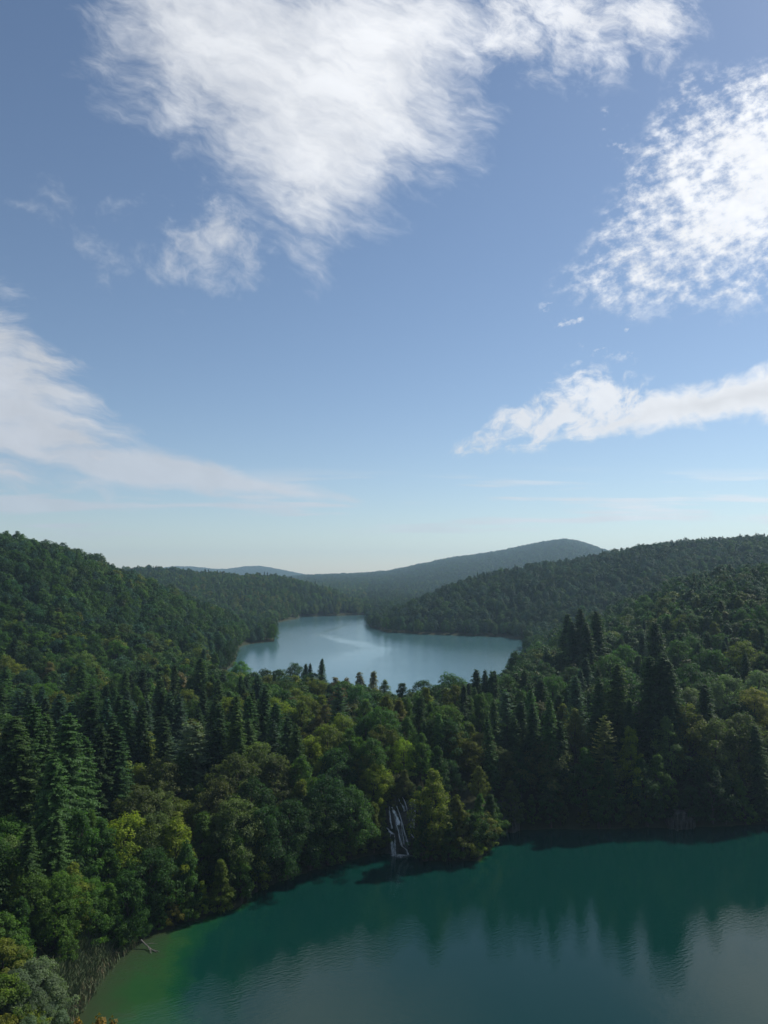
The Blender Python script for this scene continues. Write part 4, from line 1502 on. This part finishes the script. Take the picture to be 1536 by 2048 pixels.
FALLS = [   # (pixel path, width in metres, body)
    ([(797, 1596), (800, 1604), (807, 1613), (809, 1622)], 0.5, 0.7),
    ([(805, 1594), (810, 1604), (814, 1618)], 0.35, 0.5),
    ([(779, 1612), (779, 1624), (781, 1640), (784, 1657)], 0.55, 0.75),
    ([(784, 1614), (788, 1624), (794, 1634), (796, 1650)], 0.75, 1.2),
    ([(793, 1650), (797, 1662), (800, 1680), (804, 1692), (813, 1699), (817, 1711)], 0.55, 0.85),
    ([(774, 1655), (779, 1662), (786, 1668)], 0.7, 1.25),
    ([(781, 1666), (784, 1685), (786, 1712)], 0.9, 0.6),
    ([(789, 1670), (790, 1690), (790, 1712)], 0.6, 0.55),
    ([(793, 1611), (799, 1628), (805, 1648), (811, 1672), (817, 1690)], 0.5, 0.7),
    ([(829, 1598), (830, 1612), (830, 1630), (827, 1655)], 0.5, 0.65),
    ([(817, 1662), (822, 1668), (828, 1675)], 0.45, 0.6),
    ([(813, 1615), (818, 1635), (821, 1655)], 0.3, 0.4),
    ([(820, 1600), (823, 1620), (825, 1640)], 0.3, 0.35),
    ([(800, 1630), (804, 1655), (808, 1690)], 0.35, 0.4),
    ([(786, 1618), (791, 1640), (793, 1660)], 1.3, 0.22), ([(780, 1664), (786, 1688), (792, 1712)], 1.6, 0.24), ([(797, 1655), (805, 1680), (814, 1705)], 1.5, 0.18), ([(826, 1602), (827, 1630), (824, 1655)], 0.9, 0.2),
]
base = on_cliff(800, 1708)
wf = bpy.data.objects.new('waterfall', None)
COL.objects.link(wf)
wf.location = (base[0], base[1], 0)
tag(wf, 'white waterfall of thin streams spilling into the green lake', 'waterfall')
rw = np.random.RandomState(8)
for si, (path, w, bd) in enumerate(FALLS):
    pts = np.array([on_cliff(*p) for p in path])
    seg = np.r_[0, np.cumsum(np.linalg.norm(np.diff(pts, axis=0), axis=1))]
    m = max(6, int(seg[-1] / 0.25))
    q = np.linspace(0, seg[-1], m)
    line = np.stack([np.interp(q, seg, pts[:, c]) for c in range(3)], 1)
    side = np.array([0.995, -0.03, 0.0])
    wid = w * (1.0 if bd > 1 else 0.8) * (0.55 + 0.75 * q / seg[-1]) * (1 + 0.2 * noise1(si + 300, m, 6))
    nc = 7
    V, body_a, flow = [], [], []
    for c in range(nc):
        e = (c / (nc - 1)) * 2 - 1
        off = side * e * 0.5
        bulge = np.array([0, -1, 0]) * 0.16 * math.sqrt(max(0, 1 - e * e))
        p = line + off[None] * wid[:, None] + bulge[None] + rw.normal(0, 0.025, (m, 3))
        V.append(p)
        body_a.append(np.full(m, bd * 1.6 * (1 - abs(e)) ** 0.8))
        flow.append(np.stack([np.full(m, e * w * 4.0 + si * 7), q * 0.9, np.zeros(m)], 1))
    V = np.stack(V, 1).reshape(-1, 3) - np.array([base[0], base[1], 0])
    body_a = np.stack(body_a, 1).ravel()
    flow = np.stack(flow, 1).reshape(-1, 3)
    me = mesh_np('stream', V, grid_faces(m, nc), [('body', 'POINT', body_a)], smooth=True)
    fa = me.attributes.new('flow', 'FLOAT_VECTOR', 'POINT')
    fa.data.foreach_set('vector', flow.astype(np.float32).ravel())
    obj('stream', me, WHITE, wf)
# foam where it lands
nr_, na_ = 9, 40
fv, fb, ff = [], [], []
for i in range(nr_):
    for j in range(na_):
        a = 6.283 * j / na_
        rr = i / (nr_ - 1)
        wob = 1 + 0.25 * math.sin(a * 3 + 1) + 0.18 * math.sin(a * 7)
        fv.append((0.2 + math.cos(a) * 2.0 * rr * wob, -0.9 + math.sin(a) * 1.1 * rr * wob, 0.05 + 0.28 * (1 - rr) ** 1.5))
        fb.append(1.0 * (1 - rr) ** 1.2)
        ff.append((math.cos(a) * rr * 4, math.sin(a) * rr * 3, 0))
me = mesh_np('foam', fv, grid_faces(nr_, na_, True)[:, ::-1], [('body', 'POINT', fb)], smooth=True)
fa = me.attributes.new('flow', 'FLOAT_VECTOR', 'POINT')
fa.data.foreach_set('vector', np.array(ff, np.float32).ravel())
obj('foam', me, WHITE, wf)


# ------------------------------------------------------------------ dead trees and drift wood
def dead_tree(px, py, pyb, seed, label):
    d = ray(px, py)
    h = math.hypot(d[0], d[1])
    # it stands a little in front of the big spruces behind it
    H = 12.5
    x, y = d[0] / h * _rr, d[1] / h * _rr
    ok, g = is_land(x, y)
    diff = CAMZ + d[2] / h * _rr - g
    i = int(np.argmin(np.where(ok, np.abs(diff - H), 1e6)))
    H = float(diff[i])
    rg = np.random.RandomState(seed)
    root = bpy.data.objects.new('dead_tree', None)
    COL.objects.link(root)
    root.location = (x[i], y[i], g[i])
    tag(root, label, 'dead tree', 'dead grey trunks among the spruces')
    tv, tf = tube([(0, 0, -0.5), (0.05, 0, H * 0.4), (0.0, 0.05, H * 0.8), (0.06, 0, H)], [0.26, 0.2, 0.13, 0.07], 8)
    obj('trunk', mesh_np('trunk', tv, tf, smooth=True), DEADWOOD, root)
    parts = []
    for k in range(46):
        z = H * rg.uniform(0.35, 0.97)
        a = rg.uniform(0, 6.28)
        L = rg.uniform(0.5, 1.0) * (0.5 + 2.2 * (1 - z / H) + 0.6 * (seed % 2))
        e = np.array([math.cos(a) * L, math.sin(a) * L, -0.45 * L])
        s = np.array([0, 0, z])
        parts.append(tube([s, s + e * 0.5 + np.array([0, 0, 0.06]), s + e], [0.05, 0.035, 0.012], 4))
    bv, bf = join(parts)
    b = obj('twigs', mesh_np('twigs', bv, bf, smooth=True), DEADWOOD, root)
    b['kind'] = 'stuff'


for (px, py, pyb), sdn, lab in zip(DEAD, (1, 2, 3), ('bare grey dead trunk with twigs, leftmost of the three snags', 'short bare dead trunk, middle of the three snags', 'tallest bare dead trunk, rightmost of the three snags')):
    dead_tree(px, py, pyb, sdn, lab)


def drift(name, path, radius, label, forks=0, seed=0, z=0.25):
    P3 = []
    for px, py, zz in path:
        x, y = at_z(px, py, zz)
        P3.append((x, y, zz))
    P3 = np.array(P3)
    c = P3[0].copy()
    rg = np.random.RandomState(seed)
    root = bpy.data.objects.new(name, None)
    COL.objects.link(root)
    root.location = tuple(c)
    tag(root, label, 'dead wood', 'dead wood lying along the left shore')
    q = P3 - c
    n = len(q)
    v, f = tube(q, np.linspace(radius, radius * 0.4, n), 7)
    obj('stem', mesh_np('stem', v, f, smooth=True), DEADWOOD, root)
    for k in range(forks):
        t = 0.3 + 0.6 * k / max(1, forks)
        i = t * (n - 1)
        p = q[int(i)] + (q[min(int(i) + 1, n - 1)] - q[int(i)]) * (i - int(i))
        d = unit(q[-1] - q[0])
        s = np.array([d[1], -d[0], 0]) * rg.choice([-1, 1])
        e = d * rg.uniform(1.0, 2.0) + s * rg.uniform(0.4, 1.2) + np.array([0, 0, rg.uniform(-0.1, 0.3)])
        v, f = tube([p, p + e * 0.5 + np.array([0, 0, 0.1]), p + e], [radius * 0.5, radius * 0.35, radius * 0.15], 5)
        obj('branch', mesh_np('branch', v, f, smooth=True), DEADWOOD, root)


drift('fallen_branch', [(282, 1880, 0.9), (292, 1890, 0.45), (302, 1898, 0.15), (314, 1905, 0.02)], 0.10, 'forked bare branch reaching into the green shallows', 4, 2)
drift('fallen_log', [(132, 1919, 0.9), (145, 1920, 0.8), (160, 1920, 0.7)], 0.13, 'pale log lying level behind the reeds', 1, 5)
drift('fallen_log', [(134, 1934, 0.6), (141, 1927, 0.9), (150, 1919, 1.2)], 0.12, 'pale log leaning up behind the reeds', 0, 6)
drift('fallen_log', [(100, 1954, 1.4), (110, 1955, 1.3), (118, 1955, 1.2)], 0.12, 'short pale log end showing between willow bush and reeds', 0, 7)

# ------------------------------------------------------------------ reeds
REED, nt, out = material('reed')
bb = principled(nt, out, 0.7, 0.2)
at = nt.node('ShaderNodeAttribute', attribute_type='GEOMETRY', attribute_name='lv')
nt.put(bb.inputs['Base Color'], nt.ramp(S(nt, at.outputs['Fac']), [(0.0, (0.06, 0.095, 0.035)), (0.55, (0.11, 0.15, 0.07)), (0.85, (0.16, 0.17, 0.09)), (1.0, (0.24, 0.19, 0.11))]))
rg = np.random.RandomState(31)
n = 16000
i = rg.choice(np.where((_sa > az_of(60, 2048)) & (_sa < az_of(262, 1885)))[0], n)
off = rg.beta(2.0, 1.7, n) * 5.2 - 1.3
aa = _sa[i] + rg.normal(0, 0.002, n)
# outward from the water, square to the shore
tx, ty = np.gradient(SHX)[i], np.gradient(SHY)[i]
tl = np.hypot(tx, ty)
ox, oy = -ty / tl, tx / tl
bx, by = SHX[i] + ox * off + rg.normal(0, .2, n), SHY[i] + oy * off + rg.normal(0, .2, n)
bz = np.maximum(ground(bx, by), -0.3)
hgt = rg.uniform(1.0, 2.1, n) * (0.72 + 0.28 * np.sin(off + bx * 0.7))
lean = rg.normal(0, 0.13, (n, 2)) * hgt[:, None]
wv = unit(rg.normal(size=(n, 2))) * 0.028
ext = rg.uniform(0.10, 0.26, n)
rows = []
for t, wscale, ex in ((0, 1.0, 0), (0.55, 1.5, 0.35), (1.0, 0.25, 1.0)):
    c = np.stack([bx + lean[:, 0] * t * t * (1 + ex), by + lean[:, 1] * t * t * (1 + ex), bz + hgt * (t - 0.12 * t * t)], 1)
    w3 = np.concatenate([wv * wscale, np.zeros((n, 1))], 1)
    rows += [c - w3, c + w3]
V = np.stack(rows, 1).reshape(-1, 3)
b0 = np.arange(n)[:, None] * 6
Fq = np.concatenate([b0 + np.array([[0, 1, 3, 2]]), b0 + np.array([[2, 3, 5, 4]])], 0)
lv = np.clip(rg.beta(2, 2, n) + (off < 0) * 0.22, 0, 1)
me = mesh_np('reeds', V, Fq, [('lv', 'FACE', np.concatenate([lv, lv]))])
tag(obj('reeds', me, REED), 'grey-green reed bed fringing the shallow corner of the lake', kind='stuff')

# ------------------------------------------------------------------ haze over the valley
HAZE, nt, out = material('haze')
pv = nt.node('ShaderNodeVolumePrincipled')
pv.inputs['Color'].default_value = (0.54, 0.78, 1.0, 1)
pv.inputs['Density'].default_value = 0.00016
pv.inputs['Anisotropy'].default_value = 0.25
nt.t.links.new(pv.outputs[0], out.inputs['Volume'])
x0, x1, y0, y1, z0, z1 = -5300, 5300, -5300, 5300, -22.0, 215.0
hv = [(x0, y0, z0), (x1, y0, z0), (x1, y1, z0), (x0, y1, z0), (x0, y0, z1), (x1, y0, z1), (x1, y1, z1), (x0, y1, z1)]
hf = [(0, 3, 2, 1), (4, 5, 6, 7), (0, 1, 5, 4), (1, 2, 6, 5), (2, 3, 7, 6), (3, 0, 4, 7)]
tag(obj('haze', mesh_np('haze', hv, hf), HAZE), 'thin blue summer haze filling the valley', kind='stuff')
